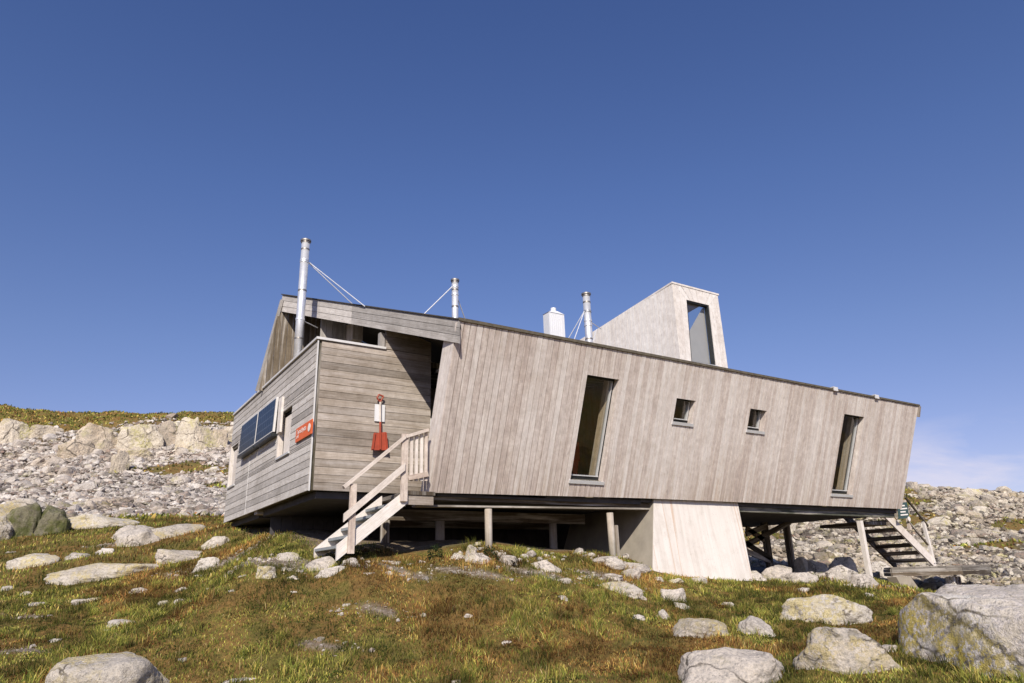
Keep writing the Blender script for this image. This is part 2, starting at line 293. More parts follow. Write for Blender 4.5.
# ------------------------------------------------------------------ mesh builders
class MB:
    def __init__(s): s.v = []; s.f = []; s.uv = []; s.c = []
    def quad(s, pts, uvs=None, t=.5):
        b = len(s.v); s.v += [tuple(map(float, p)) for p in pts]; s.f.append(tuple(range(b, b + len(pts))))
        s.uv += uvs if uvs else [(p[0], p[1]) for p in pts]; s.c += [t] * len(pts)
    def hexa(s, b4, t4, along=None, t=None):
        """eight corners: b4 ring and t4 ring; UV across/along metres with a random offset"""
        t = random.random() if t is None else t
        b4 = [np.array(p, float) for p in b4]; t4 = [np.array(p, float) for p in t4]
        a = along
        if a is None:
            e = [b4[1] - b4[0], b4[3] - b4[0], t4[0] - b4[0]]; a = max(e, key=lambda q: np.linalg.norm(q))
        a = np.array(a, float); a = a / np.linalg.norm(a); off = (random.random() * 9, random.random() * 30)
        for ring in ([b4[3], b4[2], b4[1], b4[0]], t4, *[[b4[i], b4[(i + 1) % 4], t4[(i + 1) % 4], t4[i]] for i in range(4)]):
            n = np.cross(ring[1] - ring[0], ring[2] - ring[1]); L = np.linalg.norm(n)
            if L < 1e-12: n = np.cross(ring[2] - ring[1], ring[3] - ring[2]); L = np.linalg.norm(n) + 1e-12
            n = n / L; w = np.cross(n, a); 
            if np.linalg.norm(w) < .1: w = np.array([1., 0, 0]) if abs(a[0]) < .8 else np.array([0, 1., 0])
            s.quad(ring, [(float(np.dot(p, w)) + off[0], float(np.dot(p, a)) + off[1]) for p in ring], t)
    def box(s, p0, p1, along=None, t=None):
        (x0, y0, z0), (x1, y1, z1) = p0, p1
        s.hexa([(x0, y0, z0), (x1, y0, z0), (x1, y1, z0), (x0, y1, z0)], [(x0, y0, z1), (x1, y0, z1), (x1, y1, z1), (x0, y1, z1)], along, t)
    def beam(s, a, b, w, h, up=(0, 0, 1), t=None, plumb=False):
        """bar from a to b, w sideways, h in the up direction; plumb ends are cut vertically"""
        a = np.array(a, float); b = np.array(b, float); d = (b - a) / np.linalg.norm(b - a); up = np.array(up, float)
        sd = np.cross(d, up); sd /= np.linalg.norm(sd); u = up if plumb else np.cross(sd, d)
        if plumb: h = h / max(.2, np.linalg.norm(np.cross(u, d)))
        r = lambda c: [c - sd * w / 2 - u * h / 2, c + sd * w / 2 - u * h / 2, c + sd * w / 2 + u * h / 2, c - sd * w / 2 + u * h / 2]
        s.hexa(r(a)[::-1], r(b)[::-1], d, t)
    def tube(s, a, b, r, r2=None, n=16, cap=True):
        a = np.array(a, float); b = np.array(b, float); r2 = r if r2 is None else r2; d = (b - a); L = np.linalg.norm(d); d /= L
        x = np.cross(d, [0, 0, 1.]); x = np.array([1., 0, 0]) if np.linalg.norm(x) < 1e-3 else x / np.linalg.norm(x); y = np.cross(d, x)
        A = [a + r * (x * math.cos(q) + y * math.sin(q)) for q in np.linspace(0, 2 * math.pi, n, endpoint=False)]
        B = [b + r2 * (x * math.cos(q) + y * math.sin(q)) for q in np.linspace(0, 2 * math.pi, n, endpoint=False)]
        for i in range(n):
            j = (i + 1) % n; s.quad([A[i], A[j], B[j], B[i]], [(i * r, 0), (i * r + r, 0), (i * r + r, L), (i * r, L)])
        if cap: s.quad(A[::-1]); s.quad(B)
    def build(s, name, m, parent=None, smooth=False, bevel=0):
        me = bpy.data.meshes.new(name); me.from_pydata(s.v, [], s.f)
        uv = me.uv_layers.new(name='UVMap'); idx = np.empty(len(me.loops), int); me.loops.foreach_get('vertex_index', idx)
        uv.data.foreach_set('uv', np.array(s.uv, float)[idx].ravel())
        ca = me.color_attributes.new('tint', 'FLOAT_COLOR', 'POINT'); c = np.array(s.c, float); c4 = np.c_[c, c, c, np.ones(len(c))]; ca.data.foreach_set('color', c4.ravel())
        bm = bmesh.new(); bm.from_mesh(me); bmesh.ops.remove_doubles(bm, verts=bm.verts, dist=1e-5) if smooth else None
        bmesh.ops.recalc_face_normals(bm, faces=bm.faces); bm.to_mesh(me); bm.free()
        if smooth: me.shade_smooth() if len(me.polygons) < 3 else [setattr(p, 'use_smooth', len(p.vertices) == 4) for p in me.polygons]
        me.materials.append(m); o = bpy.data.objects.new(name, me); COL.objects.link(o)
        if parent is not None: attach(o, parent)
        return o
def attach(o, parent):
    o.parent = parent; o.matrix_parent_inverse = world_of(parent).inverted()
def world_of(o):
    w = Matrix.LocRotScale(o.location, o.rotation_euler, o.scale)
    return w if o.parent is None else world_of(o.parent) @ o.matrix_parent_inverse @ w
def tag(o, label=None, cat=None, group=None, kind=None):
    if label: o['label'] = label
    if cat: o['category'] = cat
    if group: o['group'] = group
    if kind: o['kind'] = kind
    return o
def thing(name, label, cat, loc=(0, 0, 0), group=None):
    o = bpy.data.objects.new(name, None); o.location = loc; o.empty_display_size = .3; COL.objects.link(o); return tag(o, label, cat, group)

def clip_boards(mb, O, U, V, N, poly, pitch, thick=.022, gap=.006, vertical=True, holes=(), lap=.0):
    """boards filling the convex polygon poly [(u,v)..] of the plane O + uU + vV; each board a bar; holes are (u0,u1,v0,v1)"""
    O, U, V, N = [np.array(q, float) for q in (O, U, V, N)]
    poly = [(a, b) if vertical else (b, a) for a, b in poly]; holes = [h if vertical else (h[2], h[3], h[0], h[1]) for h in holes]
    def span(x):
        ys = []
        for i in range(len(poly)):
            (x0, y0), (x1, y1) = poly[i], poly[(i + 1) % len(poly)]
            if min(x0, x1) - 1e-9 <= x <= max(x0, x1) + 1e-9:
                if abs(x1 - x0) < 1e-9: ys += [y0, y1]
                else: ys.append(y0 + (y1 - y0) * (x - x0) / (x1 - x0))
        return (min(ys), max(ys)) if ys else None
    lo = min(p[0] for p in poly); hi = max(p[0] for p in poly)
    cuts = sorted({p[0] for p in poly} | {h[0] for h in holes} | {h[1] for h in holes})
    x = lo; k = 0
    while x < hi - 1e-6:
        w = pitch * (1 + .0 * random.random()); xe = min(x + w, hi); a0, b0 = x + gap / 2, xe - gap / 2; tone = random.random(); prd = random.uniform(0, .004)
        segs = [a0] + [c for c in cuts if a0 + 1e-4 < c < b0 - 1e-4] + [b0]
        for a, b in zip(segs, segs[1:]):
            mid = (a + b) / 2; sa, sb = span(a + 1e-6), span(b - 1e-6)
            if not sa or not sb: continue
            free = [(0.0, 1.0)]; 
            inter = [(sa[0], sb[0], sa[1], sb[1])]
            for h in holes:
                if h[0] < mid < h[1]:
                    nw = []
                    for (l0, l1, t0, t1) in inter:
                        if h[2] > min(l0, l1) and h[2] < max(t0, t1): nw.append((l0, l1, h[2], h[2]))
                        if h[3] < max(t0, t1) and h[3] > min(l0, l1): nw.append((h[3], h[3], t0, t1))
                        if h[3] <= min(l0, l1) or h[2] >= max(t0, t1): nw.append((l0, l1, t0, t1))
                    inter = nw
            for (l0, l1, t0, t1) in inter:
                if max(t0 - l0, t1 - l1) < .004: continue
                q = lambda s, r, n: (O + (U * s + V * r if vertical else U * r + V * s) + N * n)
                if vertical: ta, tb = thick + prd, thick + prd
                else: ta, tb = thick + lap, thick
                mb.hexa([q(a, l0, 0), q(b, l1, 0), q(b, t1, 0), q(a, t0, 0)], [q(a, l0, ta), q(b, l1, tb), q(b, t1, tb), q(a, t0, ta)], V if vertical else U, tone)
        x = xe; k += 1

# ================================================================== THE CABIN
cabin = thing('cabin', 'angular weathered timber cabin on stilts with outward leaning walls and a light tower', 'cabin', (9, 12, 2.0))
X0, X1 = 4.77, 17.41; YB, ZB = 9.72, 2.80; YT, ZT = 8.87, 5.30
LEN = math.hypot(YT - YB, ZT - ZB)
VA = np.array([0, (YT - YB) / LEN, (ZT - ZB) / LEN]); NA = np.array([0, -VA[2], VA[1]])    # up the wall, out of the wall
OA = np.array([0, YB, ZB])
def A(x, v, n=0): return OA + np.array([x, 0, 0]) + VA * v + NA * n
def Av(z): return (z - ZB) / VA[2]
def shear(mb_):
    for i_, p_ in enumerate(mb_.v):
        v_ = float(np.dot(np.array(p_) - OA, VA)); mb_.v[i_] = (p_[0] - (.03 + .0135 * (p_[0] - X0)) * (1 - v_ / LEN), p_[1], p_[2])
    return mb_
WINS = [(7.34, 8.05, Av(3.10), Av(4.79)), (9.47, 9.97, Av(4.22), Av(4.63)), (11.50, 12.0, Av(4.24), Av(4.64)), (14.56, 15.32, Av(3.14), Av(4.82))]
mb = MB()
clip_boards(mb, OA, (1, 0, 0), VA, NA, [(X0, 0), (9.0, .065), (X1, .10), (X1, LEN - .045), (X0, LEN - .035)], .112, .02, .011, True, WINS)
shear(mb).build('front_cladding', W_FRONT, cabin)
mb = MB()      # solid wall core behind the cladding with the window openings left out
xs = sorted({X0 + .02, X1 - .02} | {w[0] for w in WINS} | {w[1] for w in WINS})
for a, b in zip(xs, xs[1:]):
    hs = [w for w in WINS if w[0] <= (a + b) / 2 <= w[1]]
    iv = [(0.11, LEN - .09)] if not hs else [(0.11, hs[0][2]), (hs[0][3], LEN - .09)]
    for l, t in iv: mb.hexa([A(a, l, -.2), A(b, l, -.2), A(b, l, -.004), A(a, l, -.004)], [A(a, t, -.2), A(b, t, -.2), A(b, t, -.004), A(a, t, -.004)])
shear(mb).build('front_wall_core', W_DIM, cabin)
for i, (a, b, l, t) in enumerate(WINS):
    fr = MB(); w = .045 if b - a > .5 else .03; d0, d1 = -.15, -.10
    def bar(a0, b0, l0, t0, n0, n1, m_): m_.hexa([A(a0, l0, n0), A(b0, l0, n0), A(b0, l0, n1), A(a0, l0, n1)], [A(a0, t0, n0), A(b0, t0, n0), A(b0, t0, n1), A(a0, t0, n1)])
    e = .003
    bar(a + e, a + w, l + e, t - e, d0, d1, fr); bar(b - w, b - e, l + e, t - e, d0, d1, fr); bar(a + w, b - w, l + e, l + w + .01, d0, d1, fr); bar(a + w, b - w, t - w, t - e, d0, d1, fr)
    f = shear(fr).build('window', BLACKF, cabin)
    g = MB(); g.quad([A(a + w, l + w, -.125), A(b - w, l + w, -.125), A(b - w, t - w, -.125), A(a + w, t - w, -.125)]); shear(g).build('pane', GLASS, f)
    s = MB(); bar(a + .045, b - .02 if i else b - .035, l + w + .012, l + w + .030, -.1, -.085, s); shear(s).build('glazing_bead', SILL, f)
    s = MB(); bar(a - .03, b + .02, l - .055, l + .0, -.07, .045, s); shear(s).build('sill', SILL, f)
    s = MB()   # reveal: cheeks and head of the opening; right cheek pale
    bar(b - .012, b - .001, l, t, -.098, .012, s); shear(s).build('side_reveal', W_FRONT, f)
    s = MB(); bar(b - .06 if b - a > .5 else b - .055, b - w, l + w + .01, t - w, -.15, -.092, s); shear(s).build('inner_sash', SILL, f)
    s = MB(); bar(b - .028, b - .018, l + .01, t - .01, -.36 if b - a > .5 else -.28, -.205, s); shear(s).build('inner_lining', W_INNER, f)
# interior seen through the glass
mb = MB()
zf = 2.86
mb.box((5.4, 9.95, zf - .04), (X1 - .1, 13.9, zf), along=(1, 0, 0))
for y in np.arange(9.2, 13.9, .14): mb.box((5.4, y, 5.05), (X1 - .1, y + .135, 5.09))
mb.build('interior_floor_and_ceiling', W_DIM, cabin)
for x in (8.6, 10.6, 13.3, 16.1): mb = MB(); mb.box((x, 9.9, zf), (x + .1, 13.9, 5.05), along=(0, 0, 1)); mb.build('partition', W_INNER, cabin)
# crate and curtain inside the big window
bk = MB(); bk.box((7.86, 10.25, 3.55), (8.02, 10.4, 3.9)); bk.tube((7.92, 10.3, 3.3), (7.95, 10.32, 3.55), .05, .075, 12); o = bk.build('hanging_jacket', REDPL)
tag(o, 'small red item standing inside behind the tall left window', 'red item')
# other outer walls
mb = MB()
clip_boards(mb, (X1 - .2, YB, ZB), (0, 1, 0), (0, 0, 1), (1, 0, 0), [(.1, 0), (4.5, 0), (4.5, 2.75), (-.75, 2.45)], .118, .02)
mb.build('end_cladding', W_FRONT, cabin)
mb = MB(); mb.box((3.3, 14.2, 2.85), (X1 - .03, 14.4, 5.45), along=(0, 0, 1)); mb.build('back_wall', W_SIDE, cabin)
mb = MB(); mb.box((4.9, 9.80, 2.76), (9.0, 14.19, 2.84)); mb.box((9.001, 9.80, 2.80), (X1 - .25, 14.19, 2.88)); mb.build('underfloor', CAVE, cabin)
# fin / return face at the left end of the leaning wall
mb = MB()
for k in range(3):
    a, b = .004 + k * .125, .004 + k * .125 + .118
    mb.hexa([(X0 - .022, YB + a, ZB - .02), (X0 - .022, YB + b, ZB - .02), (X0 - .002, YB + b, ZB - .02), (X0 - .002, YB + a, ZB - .02)],
            [(X0 - .022, YT + a, ZT - .06), (X0 - .022, YT + b, ZT - .06), (X0 - .002, YT + b, ZT - .06), (X0 - .002, YT + a, ZT - .06)], (0, -.34, 1), .75)
mb.build('wall_end_boards', W_FRONT, cabin)
mb = MB(); mb.hexa([(X0, YB + .02, ZB), (X0 + .3, YB + .02, ZB), (X0 + .3, YB + .38, ZB), (X0, YB + .38, ZB)], [(X0, YT + .02, ZT - .08), (X0 + .3, YT + .02, ZT - .08), (X0 + .3, YT + .38, ZT - .08), (X0, YT + .38, ZT - .08)]); mb.build('wall_end_post', W_DIM, cabin)
# low box: side wall (faces left), entry wall (faces front)
XK, YC, ZK0, ZK1, YE = 3.27, 10.85, 2.905, 5.33, 16.95
sw = MB()
SW_WIN = [(YE - 12.80, YE - 12.07, 3.69 - ZK0, 4.50 - ZK0), (YE - 16.84, YE - 16.2, 3.66 - ZK0, 4.56 - ZK0)]
clip_boards(sw, (XK, YE, ZK0), (0, -1, 0), (0, 0, 1), (-1, 0, 0), [(0, 0), (YE - YC - .03, 0), (YE - YC - .03, ZK1 - ZK0 - .03), (0, ZK1 - ZK0 - .03)], .121, .018, .0035, False, SW_WIN, .006)
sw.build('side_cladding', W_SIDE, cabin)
ew = MB()
ROOF_AT = lambda x, y: 5.26 + _ra(x, y)
F1, F2, R3 = np.array([4.79, 8.87, 5.27]), np.array([3.5, 14.3, 7.4]), np.array([8.5, 14.3, 5.62])
def _ra(x, y):
    a, b = F2 - F1, R3 - F1; s, t = np.linalg.solve(np.array([[a[0], b[0]], [a[1], b[1]]]), [x - F1[0], y - F1[1]]); return s * a[2] + t * b[2]
XC = 5.28
clip_boards(ew, (0, YC, ZK0), (1, 0, 0), (0, 0, 1), (0, -1, 0), [(XK + .05, 0), (XC, 0), (XC, ZK1 - ZK0), (XK + .05, ZK1 - ZK0 - .03)], .121, .018, .0035, False, (), .006)
clip_boards(ew, (0, YC, ZK1), (1, 0, 0), (0, 0, 1), (0, -1, 0), [(4.42, .0), (XC, 0), (XC, ROOF_AT(XC, YC) - ZK1 - .12), (4.42, ROOF_AT(4.42, YC) - ZK1 - .2)], .121, .018, .0035, False, (), .006)
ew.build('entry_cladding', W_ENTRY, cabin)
mb = MB()
mb.box((XK + .004, YC + .004, ZK0 + .01), (XC - .004, YC + .15, ZK1 - .04))
mb.box((4.44, YC + .004, ZK1 - .03), (XC - .004, YC + .12, ROOF_AT(XC, YC) - .15))
for a, b, l, t in ((12.80, YE - .004, 4.5, ZK1 - .04), (YC + .16, 12.07, ZK0 + .01, ZK1 - .04), (12.80, 16.2, ZK0 + .01, 4.5), (12.07, 12.80, 4.5, ZK1 - .04), (12.07, 12.80, ZK0 + .01, 3.69), (16.2, YE - .004, ZK0 + .01, 3.66), (16.84, YE - .004, 3.66, 4.5)):
    mb.box((XK + .004, a + .002, l + .002), (XK + .15, b - .002, t - .002))
mb.box((XK + .16, YC + .16, ZK0 + .01), (XC - .1, 14.1, ZK0 + .12)); mb.box((XK + .16, 14.45, ZK0 + .01), (8, YE - .1, ZK0 + .12))
mb.box((XK + .16, YC + .16, ZK1 - .16), (XC + 1, 14.1, ZK1 - .06)); mb.box((XK + .16, 14.45, ZK1 - .16), (8, YE - .1, ZK1 - .06))
mb.box((XK + .16, YE - .1, ZK0), (8, YE, ZK1 - .02)); mb.box((7.9, 14.45, ZK0), (8, YE - .11, ZK1 - .02))
mb.box((XK + .16, 13.2, ZK0 + .13), (5.2, 13.3, ZK1 - .17))
mb.build('box_wall_core', W_DIM, cabin)
mb = MB(); mb.box((XK - .024, YC - .026, ZK0 - .01), (XK - .004, YC - .002, ZK1 - .02)); mb.build('corner_trim', TRIM, cabin)
mb = MB(); mb.box((XK - .05, YC - .05, ZK1 - .012), (4.42, YC + .16, ZK1 + .028)); mb.box((XK - .05, YC + .162, ZK1 - .012), (XK + .16, YE + .02, ZK1 + .028)); mb.build('parapet_flashing', TRIM, cabin)
mb = MB(); mb.box((XC - .005, YC - .03, ZK0), (XC + .03, YC + .05, 4.2)); mb.build('entry_corner_board', TRIM, cabin)
mb = MB(); y = 14.95; mb.box((XK - .026, y, ZK0), (XK - .018, y + .03, 4.24)); mb.build('board_joint_strip', TRIM, cabin)
# side wall windows
for a, b, l, t, dp in ((12.07, 12.80, 3.69, 4.50, .07), (16.2, 16.84, 3.66, 4.56, .05)):
    fr = MB(); w = .05; x0, x1 = XK + dp, XK + dp + .05
    fr.box((x0, a + .003, l + .003), (x1, a + w, t - .003)); fr.box((x0, b - w, l + .003), (x1, b - .003, t - .003)); fr.box((x0, a + w, l + .003), (x1, b - w, l + w)); fr.box((x0, a + w, t - w), (x1, b - w, t - .003))
    f = fr.build('window', BLACKF, cabin)
    g = MB(); g.quad([(XK + dp + .02, a + w, l + w), (XK + dp + .02, b - w, l + w), (XK + dp + .02, b - w, t - w), (XK + dp + .02, a + w, t - w)]); g.build('pane', GLASS, f)
    g = MB(); g.box((XK + dp - .025, a + .12, l + .02), (XK + dp - .008, b - .10, t - .10)); g.build('shutter', W_STAIR, f)
    g = MB(); g.box((XK - .034, b - .002, l - .03), (XK + .06, b + .085, t + .02)); g.build('side_casing', W_STAIR, f)
    g = MB(); g.box((XK - .05, a - .04, l - .035), (XK + .05, b + .02, l - .004)); g.build('sill', SILL, f)
# recess behind the landing: back wall, door
mb = MB(); clip_boards(mb, (0, 11.9, 2.9), (1, 0, 0), (0, 0, 1), (0, -1, 0), [(5.3, 0), (6.8, 0), (6.8, 2.55), (5.3, 2.75)], .118, .02); mb.build('recess_cladding', W_SIDE, cabin)
mb = MB(); mb.box((XC + .001, YC + .06, 2.9), (XC + .03, 11.88, 5.5)); mb.build('recess_side_wall', W_DIM, cabin); mb = MB(); mb.box((6.9, 9.9, 2.9), (7.0, 11.9, 5.2)); mb.build('recess_end_wall', W_DIM, cabin)
mb = MB(); mb.box((X0 + .02, YB + .08, 2.798), (6.9, 11.88, 2.84)); mb.build('entry_floor', W_DARK, cabin)
# clerestory above the low box
mb = MB(); clip_boards(mb, (0, 13.0, ZK1 - .06), (1, 0, 0), (0, 0, 1), (0, -1, 0), [(3.93, 0), (4.5, 0), (4.5, ROOF_AT(4.5, 13) - ZK1 - .12), (3.93, ROOF_AT(3.93, 13) - ZK1 - .10)], .118, .02); mb.build('clerestory_cladding', W_FASCIA, cabin)
cw = MB(); cw.box((4.5, 12.9, 6.02), (6.2, 12.96, 6.10)); cw = cw.build('window', SILL, cabin)
g = MB(); g.quad([(4.5, 12.93, ZK1), (6.2, 12.93, ZK1), (6.2, 12.93, 6.05), (4.5, 12.93, 6.45)]); g.build('pane', GLASS, cw)
mb = MB(); mb.box((4.42, 12.5, 6.02), (4.62, 12.88, 6.42)); mb.build('bracket', W_ENTRY, cabin)
mb = MB(); mb.box((4.32, YC + .0, ZK1 + .03), (4.41, YC + .09, 5.62)); mb.build('mullion_post', W_SIDE, cabin)
mb = MB(); mb.box((4.2, 13.8, ZK1), (7.5, 13.9, 6.3)); mb.build('clerestory_inner_wall', W_DIM, cabin)
# far gable wall under the raised roof
mb = MB(); zz = lambda x: ROOF_AT(x, 14.3) - .04
clip_boards(mb, (0, 14.32, ZK1 - .05), (1, 0, 0), (0, 0, 1), (0, -1, 0), [(3.16, 0), (8.0, 0), (8.0, zz(8.0) - ZK1 - .05), (3.46, zz(3.46) - ZK1)], .118, .02); mb.build('gable_cladding', wood('shaded_gable_boards', (.10, .08, .055), (.155, .125, .09), (.22, .18, .14), .3), cabin)  # brown tone darkened to stand in for the shade under the roof
mb = MB(); mb.beam((3.22, 14.74, 5.37), (3.46, 14.27, 7.28), .05, .12, (0, 1, 0)); mb.build('gable_edge_board', W_FASCIA, cabin)
# fascia along the rake
dF = F2 - F1; L = np.linalg.norm(dF); dF = dF / L; nF = np.cross(dF, [0, 0, 1]); nF /= np.linalg.norm(nF)
if nF[0] > 0: nF = -nF
mb = MB()
for k in range(3):
    z0 = -.37 + k * .125; z1 = z0 + .12; t = random.random()
    a0, a1 = F1 - dF * .02, F1 + dF * (L * .52); b0, b1 = F1 + dF * (L * .52 + .003), F2 + dF * .02
    for p, q in ((a0, a1), (b0, b1)):
        mb.hexa([p + [0, 0, z0], q + [0, 0, z0], q + [0, 0, z1], p + [0, 0, z1]], [p + nF * .03 + [0, 0, z0], q + nF * .03 + [0, 0, z0], q + nF * .024 + [0, 0, z1], p + nF * .024 + [0, 0, z1]], dF)
mb.build('fascia', W_FASCIA, cabin)
mb = MB(); p, q = F1 - dF * .03 + [0, 0, .006], F2 + dF * .03 + [0, 0, .006]; r_ = np.array([.1, .02, 0]); mb.hexa([p + nF * .05, q + nF * .05, q + r_, p + r_], [p + nF * .05 + [0, 0, .02], q + nF * .05 + [0, 0, .02], q + r_ + [0, 0, .02], p + r_ + [0, 0, .02]]); mb.build('rake_flashing', ROOFM, cabin)
# roof
mb = MB(); e = np.array([0, 0, -.12])
def slab(m_, pts, th=.12):
    pts = [np.array(p, float) for p in pts]; lo = [p - [0, 0, th] for p in pts]
    m_.quad(pts); m_.quad(lo[::-1])
    for i in range(len(pts)): j = (i + 1) % len(pts); m_.quad([lo[i], lo[j], pts[j], pts[i]])
slab(mb, [F1 + [.03, .0, -.003], R3, F2 + [.03, 0, -.003]])
slab(mb, [(4.84, 8.93, 5.245), (X1 - .02, 8.93, 5.24), (X1 - .02, 14.4, 5.60), (8.5, 14.4, 5.61)], .1)
roof = mb.build('roof', ROOFM, cabin)
mb = MB(); mb.hexa([(X0 - .0, YT - .035, ZT - .045), (X1 + .03, YT - .035, ZT - .045), (X1 + .03, YT + .1, ZT - .045), (X0, YT + .1, ZT - .045)], [(X0, YT - .035, ZT + .005), (X1 + .03, YT - .035, ZT - .005), (X1 + .03, YT + .1, ZT - .005), (X0, YT + .1, ZT + .005)]); mb.build('edge_flashing', plain('brown_edge_flashing', (.10, .085, .06), .8, 0, .5, 14), roof)
for x in (14.0, 15.55):
    g = MB(); g.box((x, YT - .055, ZT - .06), (x + .14, YT - .036, ZT + .01)); g.box((x - .01, YT - .05, ZT + .0101), (x + .15, YT + .05, ZT + .03)); g.build('roof_vent_cap', TRIM, roof)
mb = MB(); mb.beam((X1 + .005, YT - .03, ZT - .05), (X1 + .005, YT + .05, ZT - .3), .05, .05, (1, 0, 0)); mb.build('corner_cap', W_ENTRY, roof)

# light tower on the roof
tw = MB(); tws = MB(); TY = 10.0; W_TSIDE = wood('sunlit_tower_side_boards', (.74, .70, .67), (.82, .78, .75), (.86, .83, .80), .12, (.62, .55, .50), .3, (.86, .83, .80))  # side boards lighter than the front, sunlight put into their colour
tl, tr_, bl, br = np.array([10.63, TY, 7.53]), np.array([12.03, TY, 7.53]), on(1, TY, 681, 364), np.array([12.06, TY, 5.62])
TWH = [(11.03 - 0, 11.72, 5.80, 7.27)]
def tower_face(m_, a, b, pitch, n):
    pass
# front: slanted left edge; window opening is a leaning quad, boards are laid around it
wq = [on(1, TY, *p) for p in ((686, 300), (708.5, 305.5), (715.5, 366), (691, 362))]     # measured corners of the opening
def fill(m_, pts, th=.02, t=None, nrm=(0, -1, 0), along=(0, 0, 1)):
    n = np.array(nrm, float) * th; m_.hexa(pts, [p + n for p in map(lambda q: np.array(q, float), pts)], along, t)
def strip(m_, p0, p1, q0, q1, n, nrm, along):
    """n boards between edge p0-p1 and edge q0-q1"""
    for k in range(n):
        a, b = (k + .03) / n, (k + .97) / n
        fill(m_, [p0 + (q0 - p0) * a, p0 + (q0 - p0) * b, p1 + (q1 - p1) * b, p1 + (q1 - p1) * a], .018, None, nrm, along)
strip(tw, bl, tl, wq[3], wq[0], 2, (0, -1, 0), (-.17, 0, 1))
strip(tw, wq[2], wq[1], br, tr_, 4, (0, -1, 0), (0, 0, 1))
strip(tw, wq[0], tl, wq[1], tr_, 6, (0, -1, 0), (0, 0, 1))
strip(tw, bl, wq[3], br, wq[2], 6, (0, -1, 0), (0, 0, 1))
# long left side: follows the sloping top back down to the roof
bk = np.array([10.90, 14.1, 5.60]); tb = on(0, 10.86, 594.5, 337)
n_b = 34
ys = np.linspace(0, 1, n_b + 1)
SLP = (tb[2] - tl[2]) / (tb[1] - tl[1])
for k in range(n_b):
    y0 = TY - .018 + k * .125 + .004; y1 = y0 + .114
    if y1 > 14.2: break
    z0, z1 = tl[2] + SLP * (y0 - TY), tl[2] + SLP * (y1 - TY)
    if z1 < 5.6: break
    f_ = lambda y, z: tl + (bl - tl) * ((tl[2] - z) / (tl[2] - bl[2])) + np.array([0, y - TY, 0])
    fill(tws, [f_(y0, 5.6), f_(y1, 5.6), f_(y1, z1), f_(y0, z0)], .018, None, (-1, 0, 0), (-.1, 0, 1))
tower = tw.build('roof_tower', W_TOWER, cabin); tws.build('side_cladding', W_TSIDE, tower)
print('tower back', tb, SLP)
YEND = TY + (5.62 - tl[2]) / SLP
mb = MB()
a0, a1 = tl + [.0, .0, .0], tr_
slab(mb, [a0 + [-.03, -.03, .02], a1 + [.03, -.03, .02], a1 + [.03, YEND - TY, 5.62 - 7.53], a0 + [-.03 + .3, YEND - TY, 5.62 - 7.53]], .04); mb.build('tower_roof', W_TOWER, tower)
mb = MB()      # grey panel added behind the glass, cut slanted, placed to catch the sun
up_ = np.array([0, .14, 0]); mb.quad([wq[3] + up_, wq[2] + up_, wq[1] + up_, wq[1] * .9 + wq[0] * .1 + up_ + [0, 0, -.04], wq[3] * .62 + wq[0] * .38 + up_])
mb.build('tower_inner_panel', GREYP, tower)
mb = MB(); 
for i in range(4):
    p, q = wq[i], wq[(i + 1) % 4]; c = sum(wq) / 4; ins = lambda r: r + (c - r) * np.array([.10, 0, .04]); dp = np.array([0, .10, 0])
    po, qo = p + (p - c) * .04, q + (q - c) * .04; mb.hexa([po + dp, qo + dp, ins(q) + dp, ins(p) + dp], [po + dp * .05, qo + dp * .05, ins(q) + dp * .05, ins(p) + dp * .05])
mb.build('window_frame', BLACKF, tower)
mb = MB(); mb.quad([p + np.array([0, .08, 0]) for p in wq]); mb.build('pane', GLASS, tower)
mb = MB(); mb.hexa([wq[3] + [-.03, -.05, -.03], wq[2] + [.03, -.05, -.03], wq[2] + [.03, .04, -.03], wq[3] + [-.03, .04, -.03]], [wq[3] + [-.03, -.05, 0], wq[2] + [.03, -.05, 0], wq[2] + [.03, .04, 0], wq[3] + [-.03, .04, 0]]); mb.build('sill', SILL, tower)

# chimneys
def flue(x, y, z0, z1, r, stays, name='chimney'):
    m_ = MB(); m_.tube((x, y, z0), (x, y, z1), r, n=24); c = m_.build(name, STEEL, cabin, smooth=True)
    m_ = MB(); m_.tube((x, y, z1 - .05), (x, y, z1 - .016), r * 1.1, n=24); m_.tube((x, y, z1 - .015), (x, y, z1 + .015), r * 1.32, n=24); m_.build('cap', STEELD, c)
    for q in [z1 - .2] + list(np.arange(z0 + .9, z1 - .4, .95)): m_ = MB(); m_.tube((x, y, q), (x, y, q + .03), r * 1.06, n=24); m_.build('joint_collar', STEELD, c)
    for a, b in stays:
        m_ = MB(); m_.tube(a, b, .0095, n=8); m_.tube((x, y, a[2] - .02), (x, y, a[2] + .02), r * 1.1, n=20); m_.build('stay_rod', STEEL, c)
    return c
x1, y1 = 3.36, 12.38
flue(x1, y1, 4.9, 7.80, .076, [((x1 + .10, y1 + .02, 7.38), P(365, 306.5, 12.6)), ((x1 + .10, y1 + .02, 7.36), P(353, 304.5, 13.6)), ((x1 + .02, y1, 6.19), (x1 + .42, y1 + .3, 6.2))])
p = on(1, 10.3, 455, 279); flue(p[0], 10.3, 5.2, p[2] - .03, .058, [((p[0] - .05, 10.3, 6.50), on(1, 10.3, 422, 316)), ((p[0] + .05, 10.33, 6.35), on(1, 10.5, 466, 322))])
p = on(1, 10.6, 586, 293); flue(p[0], 10.6, 5.2, p[2] - .03, .076, [((p[0] - .08, 10.6, p[2] - .42), on(1, 10.9, 567, 341)), ((p[0] - .08, 10.6, p[2] - .42), on(1, 10.6, 573, 343)), ((p[0] + .05, 10.6, p[2] - .62), on(1, 11.0, 601, 329)), ((p[0] + .3, 10.7, p[2] - .72), on(1, 10.7, 592, 345))])
